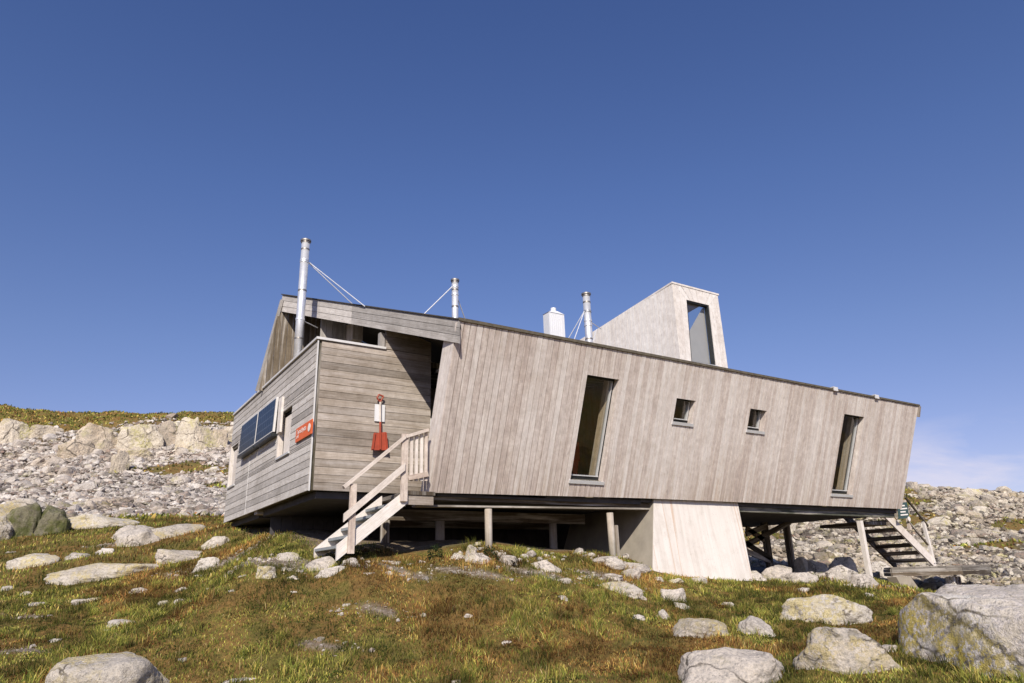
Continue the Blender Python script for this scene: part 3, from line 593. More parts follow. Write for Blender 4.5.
a = on(1, 10.6, 549, 316); b = on(1, 10.6, 565.5, 340); xa, xb = a[0], b[0]; zt = on(1, 10.6, 555, 313)[2]
mb = MB(); mb.box((xa, 10.6, 5.2), (xb - .0, 10.80, zt)); xm, ym = (xa + xb) / 2, 10.7
h = [(xa - .01, 10.59, zt + .001), (xb + .01, 10.59, zt + .001), (xb + .01, 10.81, zt + .001), (xa - .01, 10.81, zt + .001)]
mb.hexa(h, [(xm - .06, ym - .06, zt + .07), (xm + .06, ym - .06, zt + .07), (xm + .06, ym + .06, zt + .07), (xm - .06, ym + .06, zt + .07)])
for q in np.linspace(xa + .05, xb - .08, 6): mb.box((q, 10.594, 5.4), (q + .015, 10.5995, zt - .03))
mb.tube((xm, ym, zt + .05), (xm, ym, zt + .14), .055); mb.build('ventilation_box', WHITE, cabin)

# substructure
W_GREEN = wood('greenish_stained_beam', (.05, .055, .045), (.075, .08, .065), (.11, .115, .095), .4)
mb = MB(); mb.box((X0 - .12, 9.86, 2.71), (9.3, 9.98, 2.79)); mb.build('edge_beam', W_DARK, cabin)
mb = MB(); mb.hexa([(X0 - .2, 9.84, 2.60), (9.3, 9.84, 2.68), (9.3, 9.98, 2.68), (X0 - .2, 9.98, 2.60)], [(X0 - .2, 9.84, 2.628), (9.3, 9.84, 2.708), (9.3, 9.98, 2.708), (X0 - .2, 9.98, 2.628)], (1, 0, 0)); mb.build('ledger_board', W_DECK, cabin)
mb = MB(); mb.box((11.3, 9.84, 2.70), (X1 - .25, 9.94, 2.86)); mb.build('edge_beam', W_GREEN, cabin)
for y, xa_, xb_ in ((11.2, 4.6, 8.8), (12.6, 4.6, 9.0), (14.0, 4.4, 9.0)):
    mb = MB(); mb.box((xa_, y, 2.52), (xb_, y + .12, 2.70)); mb.build('floor_beam', W_DARK, cabin)
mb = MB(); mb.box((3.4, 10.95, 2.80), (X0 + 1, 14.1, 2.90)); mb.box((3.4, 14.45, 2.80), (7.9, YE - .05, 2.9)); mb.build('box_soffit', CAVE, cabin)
def post(u, vt, vb, y, r, m_=W_POST, sq=False, zt=2.6):
    p = on(1, y, u, (vt + vb) / 2); x = p[0]; zb = float(H(x, y)[0]) - .25
    q = MB(); q.tube((x, y, zb), (x, y, zt), r, n=14) if not sq else q.box((x - r, y - r, zb), (x + r, y + r, zt), along=(0, 0, 1)); o = q.build('support_post', m_, cabin, smooth=not sq)
    return x
post(488.5, 505, 545, 9.86, .058); post(611, 508, 552, 9.86, .06); xr = post(864, 518, 572, 9.86, .05, W_STAIR, True, 2.6)
post(553, 515, 556, 11.26, .075, W_DIM and W_ENTRY, zt=2.52); post(440, 513, 540, 11.26, .08, W_ENTRY, zt=2.52); post(385, 520, 545, 11.26, .08, W_DARK, zt=2.52)
q_ = MB(); xx = on(1, 9.95, 617, 530)[0]; q_.box((xx - .03, 9.95, 1.7), (xx + .03, 10.0, 2.4), along=(0, 0, 1)); q_.build('support_post', W_POST, cabin)
# crossed bracing right of the pier
TB = 12.66
pA = on(1, TB, 767, 545); pB = on(1, TB, 789, 545)
for p_ in (pA, pB):
    q = MB(); q.box((p_[0] - .07, TB - .07, 1.2), (p_[0] + .07, TB + .07, 2.79), along=(0, 0, 1)); q.build('support_post', W_DARK, cabin)
for a, b in (((746, 534), (767, 526)), ((746, 545), (790, 522)), ((746, 543), (772, 560)), ((746, 551), (770, 561)), ((746, 528), (764, 540))):
    q = MB(); q.beam(on(1, TB - .1, *a), on(1, TB - .1, *b), .05, .13); q.build('brace', W_DARK, cabin)
# dark board skirt under the back of the cabin
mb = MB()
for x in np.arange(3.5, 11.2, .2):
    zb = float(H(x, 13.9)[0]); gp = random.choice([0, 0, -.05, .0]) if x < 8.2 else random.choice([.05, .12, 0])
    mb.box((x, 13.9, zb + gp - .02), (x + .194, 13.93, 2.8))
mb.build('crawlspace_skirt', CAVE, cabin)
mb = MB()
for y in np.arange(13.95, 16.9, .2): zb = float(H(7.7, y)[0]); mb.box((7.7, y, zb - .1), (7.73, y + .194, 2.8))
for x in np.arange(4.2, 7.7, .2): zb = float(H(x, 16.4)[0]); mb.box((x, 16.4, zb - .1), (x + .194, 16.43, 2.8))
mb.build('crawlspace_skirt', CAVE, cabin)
a = on(1, 16.3, 239, 522.5); b = on(1, 16.3, 267, 523.5); q = MB(); q.beam(a, b, .05, .07); q.build('loose_batten', W_STAIR, cabin)
# concrete pier: battered block
pb = [on(1, 9.74, 644, 571), on(1, 9.50, 757, 580), None, None]
fl_b, fr_b = np.array([8.88, 9.56, 1.30]), np.array([11.40, 9.50, 1.20]); fl_t, fr_t = np.array([9.30, 9.77, 2.86]), np.array([11.56, 9.77, 2.88])
bl_b, br_b, bl_t, br_t = fl_b + [.20, 3.2, 0], fr_b + [0, 3.0, 0], np.array([9.5, 12.5, 2.79]), np.array([11.5, 12.5, 2.79])
mb = MB(); mb.hexa([fl_b, fr_b, br_b, bl_b], [fl_t, fr_t, br_t, bl_t], (0, 0, 1), .5)
pier = mb.build('concrete_pier', CONC, cabin)
q = MB(); o_ = np.array([-.012, .004, 0]); q.hexa([fl_b + o_, fl_b + [0, .004, 0], bl_b, bl_b + o_], [fl_t + o_, fl_t + [0, .004, 0], bl_t, bl_t + o_], (0, 0, 1), .5); q.build('side_face', plain('darker_tan_concrete', (.36, .325, .275), .95, 0, .22, 3), pier)  # thin slab over the left face, darker and more tan than the front

# ================================================================== STAIRCASE (left)
st = thing('staircase', 'bleached timber entry stair with handrail rising to the left end of the cabin', 'stairs', (3.8, 10.2, 2.0))
ys0, ys1 = 9.66, 10.62
def S(u, v, y=9.66): return on(1, y, u, v)
p_b, p_t = S(338.5, 551), S(407, 496)
d_ = p_t - p_b
for y in (ys0, ys1):
    q = MB(); o_ = np.array([0, y - 9.66, 0]); q.beam(p_b + o_ - d_ * .03, p_t + o_, .045, .165, plumb=True); q.build('stringer', W_STAIR, st)
for k in range(5):
    f = .10 + k * .19; c = p_b + d_ * f + [0, 0, -.02]
    q = MB(); q.box((c[0] - .13, ys0 + .024, c[2] - .02), (c[0] + .13, ys1 - .024, c[2] + .018), along=(0, 1, 0)); q.build('tread', plain('blue_grey_tread%d' % k, (.30, .32, .33), .7) if k == 0 else bpy.data.materials['blue_grey_tread0'], st)
q = MB(); q.box((p_t[0] + .0, ys0 - .02, p_t[2] + .02), (X0 + .02, ys1 + .2, p_t[2] + .075), along=(0, 1, 0)); q.build('landing', W_DARK, st)
q = MB(); q.box((p_t[0] + .0, ys0 - .0, p_t[2] - .12), (X0 - .0, ys0 + .06, p_t[2] + .018)); q.build('landing_beam', W_ENTRY, st)
pl = S(354, 515, 9.61); q = MB(); a = S(353.5, 484, 9.61); b = S(354, 546, 9.61); q.box((a[0] - .045, 9.59, b[2] - .1), (a[0] + .045, 9.63, a[2]), along=(0, 0, 1)); q.build('newel_post', W_STAIR, st)
a = S(405, 434, 9.61); b = S(405, 500, 9.61); q = MB(); q.box((a[0] - .05, 9.59, b[2] - .02), (a[0] + .05, 9.63, a[2]), along=(0, 0, 1)); q.build('newel_post', W_STAIR, st)
hr0, hr1, hr2 = S(343.5, 487.5, 9.6), S(405, 437, 9.6), S(428, 430, 9.6)
q = MB(); q.beam(hr0, hr1, .07, .045); q.beam(hr1, hr2 , .07, .045); q.build('handrail', W_STAIR, st)
q = MB(); q.beam(S(343.5, 518, 9.565), S(405, 466.5, 9.565), .025, .085, plumb=True); q.build('mid_rail', W_STAIR, st)
for u in (411.5, 416.5, 421.5, 426):
    a = S(u, 437 - (u - 411) * .35, 9.64); b = S(u, 479, 9.64); q = MB(); q.box((a[0] - .022, 9.62, b[2] - .03), (a[0] + .022, 9.65, a[2]), along=(0, 0, 1)); q.build('baluster', W_STAIR, st)
a = S(408, 478, 9.6); b = S(428, 474, 9.6); q = MB(); q.beam(a, b, .03, .07); q.build('bottom_rail', W_STAIR, st)

# ================================================================== STAIRCASE (right) and deck
st2 = thing('staircase', 'dark open tread back stair with thin handrail descending under the right end of the cabin', 'stairs', (18.6, 11.6, 1.4))
yn, yf = 10.9, 12.0
n0, n1 = on(1, yn, 882, 511), on(1, yn, 935, 564); f0 = on(1, yf, 840, 514); f1 = on(1, yf, 891, 564)
off = np.array([0, yf - yn, 0]); n0e = n0 - (n1 - n0) * .12
q = MB(); q.beam(n0e, n1, .05, .22, plumb=True); q.build('stringer', W_STAIR, st2)
q = MB(); q.beam(n0e + off, n1 + off, .05, .20, plumb=True); q.build('stringer', W_DARK, st2)
for k in range(7):
    c = n0 + (n1 - n0) * (.03 + k * .145); q = MB(); q.box((c[0] - .10, yn + .03, c[2] - .075), (c[0] + .12, yf - .03, c[2] + .025), along=(0, 1, 0)); q.build('tread', W_DARK, st2)
for (a, b, w) in (((905, 497), (928, 526), .05), ((908, 521), (928, 545), .04)):
    q = MB(); q.beam(on(1, yn - .05, *a), on(1, yn - .05, *b), .04, w); q.build('handrail', W_DARK, st2)
for (u0, v0, u1, v1) in ((904, 500, 910, 530), (923, 521, 934, 563)):
    a, b = on(1, yn - .02, u0, v0), on(1, yn - .02, u1, v1); q = MB(); q.beam(b, a, .07, .07, (0, 1, 0)); q.build('rail_post', W_STAIR, st2)
q = MB(); q.box((X1 + .03, 10.8, 2.62), (n0[0] + .1, 12.1, 2.70), along=(0, 1, 0)); q.build('top_landing', W_DARK, st2)
sg = thing('sign', 'small dark green information sign with white lines hung by the back stair rail', 'sign', tuple(on(1, yn - .2, 903, 512)))
sq = [on(1, yn - .2, *p) for p in ((898, 503), (907, 502), (909.5, 518), (899, 519))]
q = MB(); q.hexa(sq, [p + np.array([0, .02, 0]) for p in sq], (0, 0, 1)); q.build('panel', GREENS, sg)
q = MB()
for k in range(4):
    f = .2 + k * .19; a = sq[0] + (sq[3] - sq[0]) * f + (sq[1] - sq[0]) * .18; b = sq[1] + (sq[2] - sq[1]) * f - (sq[1] - sq[0]) * (.15 if k % 2 else .35)
    q.beam(a + [0, -.008, 0], b + [0, -.008, 0], .006, .035)
c_ = sq[2] + (sq[3] - sq[2]) * .1 + np.array([0, -.02, -.02]); q.tube(c_ + [0, .01, 0], c_, .06, n=16); q.build('lettering', LETTER, sg)
dk = thing('timber_deck', 'low angular grey plank deck at the foot of the back stair', 'deck', (20, 11, 1.2))
DZ = 1.58
DP = [(18.45, 10.95), (19.72, 9.85), (21.35, 9.95), (23.4, 11.9), (20.7, 12.5)]
mb = MB()
clip_boards(mb, (0, 0, DZ - .04), (0, 1, 0), (1, 0, 0), (0, 0, 1), [(y, x) for x, y in DP], .12, .035, .008, True)
mb.build('planks', W_DECK, dk)
for k in range(3):
    a, b = [(DP[4], DP[0]), (DP[0], DP[1]), (DP[1], DP[2])][k]
    for j in range(2):
        q = MB(); q.beam((*a, DZ - .09 - j * .095), (*b, DZ - .09 - j * .095), .05, .088); q.build('rim_board', W_DARK if j else W_DECK, dk)
q = MB(); q.hexa([(18.75, 10.75, .6), (19.35, 10.6, .6), (19.35, 11.1, .6), (18.75, 11.1, .6)], [(18.45, 10.85, 1.34), (18.75, 10.65, 1.34), (18.75, 11.1, 1.34), (18.45, 11.1, 1.34)]); q.build('concrete_block', plain('tan_concrete_block', (.34, .30, .25), .95, 0, .2), dk)
bx = on(1, 10.1, 958, 582)[0]
q = MB()
q.box((bx - .17, 10.1, .8), (bx - .11, 10.3, 1.3)); q.box((bx + .11, 10.1, .8), (bx + .17, 10.3, 1.3)); q.box((bx - .03, 10.1, .8), (bx + .03, 10.3, 1.3))
for z in (.84, .98, 1.12, 1.26): q.box((bx - .108, 10.12, z - .03), (bx - .032, 10.28, z + .03)); q.box((bx + .032, 10.12, z - .03), (bx + .108, 10.28, z + .03))
q.build('hollow_block', R_PALE, dk)

# ================================================================== things on the walls
PYA, PYM, PYB = on(0, XK - .12, 274, 415)[1], on(0, XK - .12, 256, 428)[1], on(0, XK - .12, 240, 437)[1]
for i, (ya, yb) in enumerate(((PYA, PYM - .02), (PYM + .02, PYB))):
    lab = ['blue solar panel nearer the corner, beside the narrow window of the side wall', 'blue solar panel farther along the side wall, left of its twin'][i]
    t = thing('solar_panel', lab, 'solar panel', (XK - .1, (ya + yb) / 2, 4.6), 'solar panels on the side wall')
    xb_, xt_ = XK - .12, XK - .10; z0, z1 = on(0, XK - .12, 272, 432)[2], on(0, XK - .10, 275, 398)[2]
    q = MB()
    q.hexa([(xb_, yb, z0), (xb_, ya, z0), (xb_ + .04, ya, z0), (xb_ + .04, yb, z0)], [(xt_, yb, z1), (xt_, ya, z1), (xt_ + .04, ya, z1), (xt_ + .04, yb, z1)]); q.build('frame', TRIM, t)
    q = MB(); e_ = .025; q.quad([(xb_ - .003, yb - e_, z0 + e_), (xb_ - .003, ya + e_, z0 + e_), (xt_ - .006, ya + e_, z1 - e_), (xt_ - .006, yb - e_, z1 - e_)], [(0, 0), (yb - ya, 0), (yb - ya, z1 - z0), (0, z1 - z0)]); q.build('cells', SOLAR, t)
    q = MB(); q.box((XK - .14, ya + .02, z0 - .07), (XK - .02, yb - .02, z0 - .012)); q.build('bracket', BLACKF, t)
q = MB(); q.box((XK - .06, on(0, XK - .06, 281, 412)[1], on(0, XK - .06, 279, 432)[2]), (XK - .02, PYA - .03, on(0, XK - .06, 279, 399)[2])); tag(q.build('battery_cabinet', W_TOWER), 'white upright board between the solar panels and the narrow side window', 'board')
sg = thing('sign', 'small orange sign with white lettering on the side wall by the corner', 'sign', (XK - .03, 11.4, 3.95))
SY0 = on(0, XK - .05, 296, 433)[1]
q = MB(); q.box((XK - .052, on(0, XK - .05, 312, 425)[1], on(0, XK - .05, 312, 433)[2]), (XK - .036, SY0, on(0, XK - .05, 312, 419)[2])); q.build('panel', ORANGE, sg)
def text_obj(s, size, name, m, loc, rot, parent):
    cu = bpy.data.curves.new(name, 'FONT'); cu.body = s; cu.size = size; cu.extrude = .001; cu.align_x = 'LEFT'
    o = bpy.data.objects.new('tmp', cu); COL.objects.link(o); bpy.context.view_layer.update()
    me = bpy.data.meshes.new_from_object(o.evaluated_get(bpy.context.evaluated_depsgraph_get())); bpy.data.objects.remove(o)
    me.transform(Matrix.Translation(loc) @ rot); me.materials.clear(); me.materials.append(m)
    o = bpy.data.objects.new(name, me); COL.objects.link(o); attach(o, parent); return o
RS = Matrix(((0, 0, -1, 0), (-1, 0, 0, 0), (0, 1, 0, 0), (0, 0, 0, 1)))     # text reads along -y, faces -x
SZ0, SZ1 = on(0, XK - .05, 312, 433)[2], on(0, XK - .05, 312, 419)[2]; SH = SZ1 - SZ0
text_obj('Turisthytta', .115, 'lettering', LETTER, (XK - .056, SY0 - .06, SZ0 + SH * .50), RS, sg)
text_obj('DNT', .07, 'lettering', LETTER, (XK - .056, SY0 - .06, SZ0 + SH * .22), RS, sg)
q = MB(); c0 = np.array([XK - .056, SY0 - .74, SZ0 + SH * .5]); q.tube(c0, c0 + [-.004, 0, 0], .065, n=20); q.build('emblem', LETTER, sg)

sh = thing('shovel', 'red snow shovel hanging blade down on the entry wall', 'shovel', tuple(on(1, YC - .06, 380, 425)))
ys_ = YC - .09
def E(u, v, y=None): return on(1, ys_ if y is None else y, u, v)
q = MB(); bt = [E(374, 433), E(386, 432), E(386.5, 450.5), E(370.5, 450.5)]; mt_ = E(380, 433)
q.hexa([bt[0] + [0, -.0, 0], bt[1], bt[2] + [0, -.04, 0], bt[3] + [0, -.04, 0]][::-1], [p + np.array([0, .02, 0]) for p in [bt[0], bt[1], bt[2] + [0, -.04, 0], bt[3] + [0, -.04, 0]]][::-1], (0, 0, 1))
for u0, u1 in ((374.5, 371.5), (380, 379), (385.5, 386)): q.beam(E(u0, 433) + [0, -.015, 0], E(u1, 450) + [0, -.05, 0], .02, .03, (0, 1, 0))
q.build('blade', RED, sh)
q = MB(); q.tube(E(380.3, 402), E(380.3, 422), .016, n=12); q.build('shaft', W_STAIR, sh); q = MB(); q.tube(E(380.3, 422), E(380.3, 434), .018, n=12); q.build('socket', RED, sh)
q = MB(); a, b, c, d = E(380.3, 402), E(377, 398), E(379, 394.5), E(383.5, 396.5); 
for s_, e_ in ((a, b), (b, c), (c, d), (d, a)): q.tube(s_, e_, .014, n=8)
q.build('grip', RED, sh)
q = MB(); w0, w1 = E(375, 404, YC - .045), E(384.5, 422, YC - .045); q.box((w0[0], YC - .05, w1[2]), (w1[0], YC - .034, w0[2])); tag(q.build('notice_board', WHITE), 'white notice plate on the entry wall behind the shovel shaft', 'notice')

# ================================================================== GROUND
f0_, th0 = math.atan2(M[1, 2], M[0, 2]), None
ths = np.concatenate([np.linspace(-.95, .95, 520), np.linspace(.95, 2 * math.pi - .95, 90)[1:-1]]) + f0_
rs = np.concatenate([[0.0], np.geomspace(.8, 4, 12), np.geomspace(4.15, 24, 190), np.geomspace(24.3, 130, 150), np.geomspace(135, 2500, 26)])
TH, RR = np.meshgrid(ths, rs); gx = (RR * np.cos(TH)).ravel(); gy = (RR * np.sin(TH)).ravel(); gz = H(gx, gy)
FWD = M[:2, 2] / np.linalg.norm(M[:2, 2]); RT = np.array([FWD[1], -FWD[0]])
PATHS = []
for (u, v, ru) in ((225, 562, 1.2), (262, 561, 1.2), (300, 563, .8), (400, 573, .6), (450, 570, .5), (540, 574, .8), (375, 610, .55), (20, 618, .5), (25, 650, .6), (330, 648, .45), (605, 578, .8), (930, 600, .5), (120, 545, .8), (790, 578, .8), (860, 583, .8), (480, 574, .5)):
    p = hit(u, v); PATHS.append((p[0], p[1], ru * .33))
def soil_mask(x, y):
    s = np.zeros(len(x)); nn = fbm(x * 3.1, y * 3.1, 3, 1)
    for a, b, r in PATHS: s = np.maximum(s, sst(.95, .25, np.hypot(((x - a) * RT[0] + (y - b) * RT[1]) / 2.6, ((x - a) * FWD[0] + (y - b) * FWD[1]) / .8) / r + (nn - .5) * 1.4))
    under = sst(.3, -.1, np.maximum(np.maximum(3.6 - x, x - 17), np.maximum(10.5 - y, y - 16.5)))
    return np.maximum(s, under * .8)
def scree_mask(x, y):
    u, v, d = proj(np.c_[x, y, base_h(x, y)]); r = np.hypot(x, y)
    ang = np.arctan2(y, x) - f0_              # >0 is left
    start = np.where(ang > 0.22, 24.5, np.where(ang > -.05, 20, 17.5)) + 3 * (fbm(x * .3, y * .3, 3, 2) - .5)
    s = sst(0, 2.5, r - start)
    top = np.where(ang > .1, sst(66, 58, r + 6 * (fbm(x * .2, y * .2, 2) - .5)), sst(82, 70, r))
    veg = sst(.555, .62, fbm(x * .16 + 3.3, y * .30, 4, 1))
    return s * top * (1 - .92 * veg)
def grid_faces(nr, nt):
    i, j = np.meshgrid(np.arange(nr - 1), np.arange(nt), indexing='ij'); j2 = (j + 1) % nt
    return np.stack([i * nt + j, (i + 1) * nt + j, (i + 1) * nt + j2, i * nt + j2], -1).reshape(-1, 4)
def raw_mesh(name, V, Fc, m, color, smooth=True):
    me = bpy.data.meshes.new(name); V = np.asarray(V, np.float32); k = Fc.shape[1]
    me.vertices.add(len(V)); me.vertices.foreach_set('co', V.ravel()); me.loops.add(Fc.size); me.loops.foreach_set('vertex_index', Fc.astype(np.int32).ravel())
    me.polygons.add(len(Fc)); me.polygons.foreach_set('loop_start', np.arange(0, Fc.size, k, dtype=np.int32)); me.polygons.foreach_set('loop_total', np.full(len(Fc), k, np.int32))
    me.polygons.foreach_set('use_smooth', np.full(len(Fc), smooth)); me.update(calc_edges=True)
    ca = me.color_attributes.new('tint', 'FLOAT_COLOR', 'POINT'); ca.data.foreach_set('color', np.c_[color, np.ones(len(V))].astype(np.float32).ravel())
    me.materials.append(m); o = bpy.data.objects.new(name, me); COL.objects.link(o); return o
sm = soil_mask(gx, gy); scm = scree_mask(gx, gy)
g = raw_mesh('ground', np.c_[gx, gy, gz], grid_faces(len(rs), len(ths)), GROUND, np.c_[sm, scm, np.zeros_like(sm)])
tag(g, kind='structure')

# ================================================================== ROCKS
def ico(n):
    bm = bmesh.new(); bmesh.ops.create_icosphere(bm, subdivisions=n, radius=1); v = np.array([q.co[:] for q in bm.verts]); f = np.array([[q.index for q in p.verts] for p in bm.faces]); bm.free(); return v, f
ICO = {k: ico(k) for k in (1, 2, 3, 4, 5, 6)}
def noise3(v, f, rng, amp):
    out = 0
    for k in range(4):
        for _ in range(3):
            w = rng.normal(size=3); w /= np.linalg.norm(w); out = out + np.sin(v @ w * f * 1.9 ** k + rng.uniform(0, 6.28)) * amp * .55 ** k
    return out / 2
def rock_shape(level, rng, nplanes=14, p=14, rough=.03, top=.75, planes=None):
    """rounded facetted stone: soft intersection of random planes, then noise; scaled to the unit box"""
    d, f = ICO[level]; d = d / np.linalg.norm(d, axis=1)[:, None]
    N = rng.normal(size=(nplanes, 3)); N[:, 2] = np.abs(N[:, 2]) * .9 - .25; N /= np.linalg.norm(N, axis=1)[:, None]
    N = np.r_[N, [[rng.normal(0, .22), rng.normal(0, .22), 1], [0, 0, -1]]]; N /= np.linalg.norm(N, axis=1)[:, None]
    D = rng.uniform(.60, 1.0, len(N))
    if planes is not None: N = np.array(planes, float)[:, :3]; D = np.array(planes, float)[:, 3]; N /= np.linalg.norm(N, axis=1)[:, None]; nplanes = -9; D = D if planes is not None else np.r_[D[:nplanes], top * rng.uniform(.75, 1), .8]
    t = np.maximum(d @ N.T, 0) / D; r = (np.sum(t ** p, 1) + .82 ** p * .0 + (1 / 1.12) ** p) ** (-1 / p)
    v = d * r[:, None]; nn = noise3(d, 3.2, rng, rough * 1.6) + noise3(d, 9, rng, rough * .8)
    if level >= 4: nn = nn + noise3(d, 26, rng, rough * .28) - .5 * rough * np.clip(1 - np.abs(noise3(d, 4, rng, 1)) * 9, 0, 1)
    v = v * (1 + nn)[:, None]
    mn, mx = v.min(0), v.max(0); v = (v - (mn + mx) / 2) / ((mx - mn) / 2)
    return v, f
ALLROCK = []
def BOXY(seed):
    r = random.Random(seed); j = lambda: r.uniform(-.22, .22)
    return [(j(), j() - .15, 1, r.uniform(.78, .95)), (-1, j(), j() + .1, .85), (1, j(), j() + .1, .85), (j(), -1, j() + .2, .8), (j(), 1, 0, .9), (0, 0, -1, .9), (-.7, -.2, .75, r.uniform(.85, 1.1)), (.7, -.2, .7, r.uniform(.8, 1.1)), (-.6, -.8, .1, r.uniform(.9, 1.1)), (.6, -.8, .2, r.uniform(.85, 1.1))]
def rock(u0, u1, vt, vb, m, label, seed, name='boulder', group=None, level=5, depth=.8, p=14, rough=.03, sink=.35, dist=None, top=.85, yaw=None, nplanes=14, cat='boulder', planes=None):
    if cat == 'boulder' and planes is None: e_ = (u1 - u0) * .01; u0, u1, vt = u0 - e_, u1 + e_, vt + (vb - vt) * .10
    rng = np.random.default_rng(seed); um = (u0 + u1) / 2
    g0 = hit(um, min(vb, 682)) if dist is None else P(um, vb, dist)
    if vb > 682 and dist is None: g0 = hit(um, vb, 3)
    _, _, dz = proj(g0); w = (u1 - u0) / F * dz; h = (vb - vt) / F * dz * 1.02
    fw = np.array([g0[0], g0[1]]); fw /= np.linalg.norm(fw); cyw = g0; rt = np.array([fw[1], -fw[0]]); dp = w * depth
    c = np.array([*(g0[:2] + fw * dp * .5), 0]); c[2] = g0[2]
    v, f = rock_shape(level, rng, nplanes, p * 2.3, rough * 1.35, top, planes)
    hh = h / (2 - sink * 2 * .5) * 1.0 + .0
    hz = h * (1 + sink) / 2
    X = np.c_[v[:, 0] * w / 2, v[:, 1] * dp / 2, v[:, 2] * hz]
    if yaw: X = np.c_[X[:, 0] * math.cos(yaw) - X[:, 1] * math.sin(yaw), X[:, 0] * math.sin(yaw) + X[:, 1] * math.cos(yaw), X[:, 2]]
    W3 = np.c_[X[:, 0] * rt[0] + X[:, 1] * fw[0], X[:, 0] * rt[1] + X[:, 1] * fw[1], X[:, 2]]
    cz = c[2] + h - hz + (dp * .25 * 0)
    o = raw_mesh(name, W3, f, m, np.full((len(W3), 3), rng.uniform(.42, .62)), cat != 'rock outcrop')
    o.location = (c[0], c[1], cz); tag(o, label, cat, group); ALLROCK.append((c[0], c[1], w, dp)); return o
SLB = 'flat pale stones bedded in the heath'; SM = 'small pale stones scattered over the heath'
# named large boulders
rock(45, 178, 656, 708, R_WARM, 'broad rounded boulder with yellow lichen at the bottom left of the heath', 1, p=7, level=6, rough=.02, dist=6.3, sink=.6, depth=.7, yaw=0, top=.8)
rock(868, 1290, 604, 840, R_YEL, 'huge grey boulder with bright yellow lichen at the lower right edge', 149, p=26, level=6, rough=.016, dist=5.5, sink=.5, depth=.5, yaw=-.42, planes=[(.15, -.06, 1, .62), (-.85, -.45, .22, .80), (-.45, -.85, .30, .72), (.22, -.95, .16, .74), (.9, -.2, .1, .95), (0, 1, .1, .9), (-.8, .6, .1, .9), (-.5, -.1, .8, .86), (0, 0, -1, .9), (.05, -.55, .8, .80)])
rock(664, 790, 652, 700, R_PALE, 'broad grey rounded boulder at the bottom edge right of the middle', 3, p=8, level=6, rough=.025, dist=6.5, sink=.6, depth=.75)
rock(795, 905, 627, 676, R_WARM, 'wedge shaped lichen boulder left of the huge boulder, sloping down to the right', 24, p=18, level=6, depth=.6, sink=.5, nplanes=8)
rock(862, 917, 665, 700, R_WARM, 'small lichen boulder touching the lower end of the wedge shaped boulder', 25, p=14, dist=6.6, depth=.7, sink=.5)
rock(775, 871, 594, 624, R_WARM, 'long pale boulder with lichen above the wedge shaped boulder', 6, p=12, depth=.5, sink=.6, level=6)
rock(671, 729, 619, 639, R_WARM, 'rounded lichen boulder below the concrete pier', 7, p=8, sink=.6, depth=.7)
rock(737, 775, 616, 636, R_PALE, 'pale blunt boulder right of the rounded lichen boulder below the pier', 8, p=12, sink=.5)
rock(10, 56, 551, 568, R_WARM, 'pale boulder with a shaded right end at the left edge of the heath', 9, p=11, sink=.4, level=5)
rock(53, 166, 561, 580, R_WARM, 'long low pale slab lying across the left heath', 10, p=10, sink=.7, depth=.35, level=6)
rock(157, 213, 547, 563, R_PALE, 'flat topped pale rock above the right end of the long slab', 11, p=13, sink=.6, depth=.5)
rock(193, 220, 556, 571, R_PALE, 'small triangular pale rock left of the path', 12, p=22, sink=.4, nplanes=6)
rock(117, 159, 524, 547, R_PALE, 'bright white peaked boulder in the left middle distance', 13, p=14, sink=.5)
rock(0, 37, 503, 549, R_MOSS, 'dark moss covered boulder, left one of the pair at the left edge', 14, p=20, level=6, dist=17, sink=.3, planes=BOXY(14))
rock(29, 67, 505, 548, R_MOSS, 'dark moss covered boulder, right one of the pair at the left edge', 15, p=20, level=6, dist=17.2, sink=.3, planes=BOXY(15))
rock(-22, 8, 512, 548, R_WARM, 'pale boulder cut by the left edge beside the mossy pair', 16, p=14, dist=16.6)
rock(-10, 50, 496, 520, R_WARM, 'long pale slab lying behind the mossy pair', 17, p=12, dist=20, depth=.5)
rock(68, 138, 512, 528, R_WARM, 'flat lichen slab right of the mossy pair', 18, p=12, sink=.5, depth=.5)
rock(110, 160, 523, 538, R_PALE, 'low pale slab behind the white peaked boulder', 19, p=12, sink=.5, depth=.5)
rock(140, 202, 521, 538, R_WARM, 'broad lichen slab left of the cabin corner', 20, p=13, sink=.5, depth=.5)
rock(202, 230, 535, 548, R_PALE, 'grey angular slab under the left corner of the cabin', 21, p=18, sink=.3, depth=.6)
rock(303, 342, 555, 572, R_PALE, 'rounded pale boulder at the foot of the entry stair', 22, p=11, sink=.5)
rock(314, 351, 565, 579, R_PALE, 'low pale wedge in front of the boulder at the stair foot', 23, p=18, sink=.5)
rock(340, 361, 557, 568, R_PALE, 'small pale rock right of the stair foot', 26, p=14, sink=.5)
rock(256, 277, 565, 580, R_WARM, 'leaning pale rock on the path left of the entry stair', 27, p=16, sink=.4)
rock(276, 299, 551, 562, R_PALE, 'low pale rock left of the stair foot', 28, p=14, sink=.5)
rock(526, 562, 559, 572, R_PALE, 'pale blocky rock between the two front posts', 29, p=14, sink=.4)
rock(587, 627, 555, 568, R_PALE, 'pale ledge stone at the foot of the right front post', 30, p=16, sink=.4)
rock(603, 652, 560, 572, R_PALE, 'larger pale ledge at the left foot of the concrete pier', 31, p=16, sink=.5)
rock(588, 646, 581, 594, R_WARM, 'flat pale slab below and left of the concrete pier', 32, p=12, sink=.7, depth=.4, level=6)
rock(621, 641, 568, 579, R_PALE, 'small tilted pale slab above the flat slab by the pier', 33, p=14, sink=.5, depth=.5)
rock(660, 688, 588, 602, R_PALE, 'weathered pale lump below the left half of the pier', 34, p=11, sink=.5)
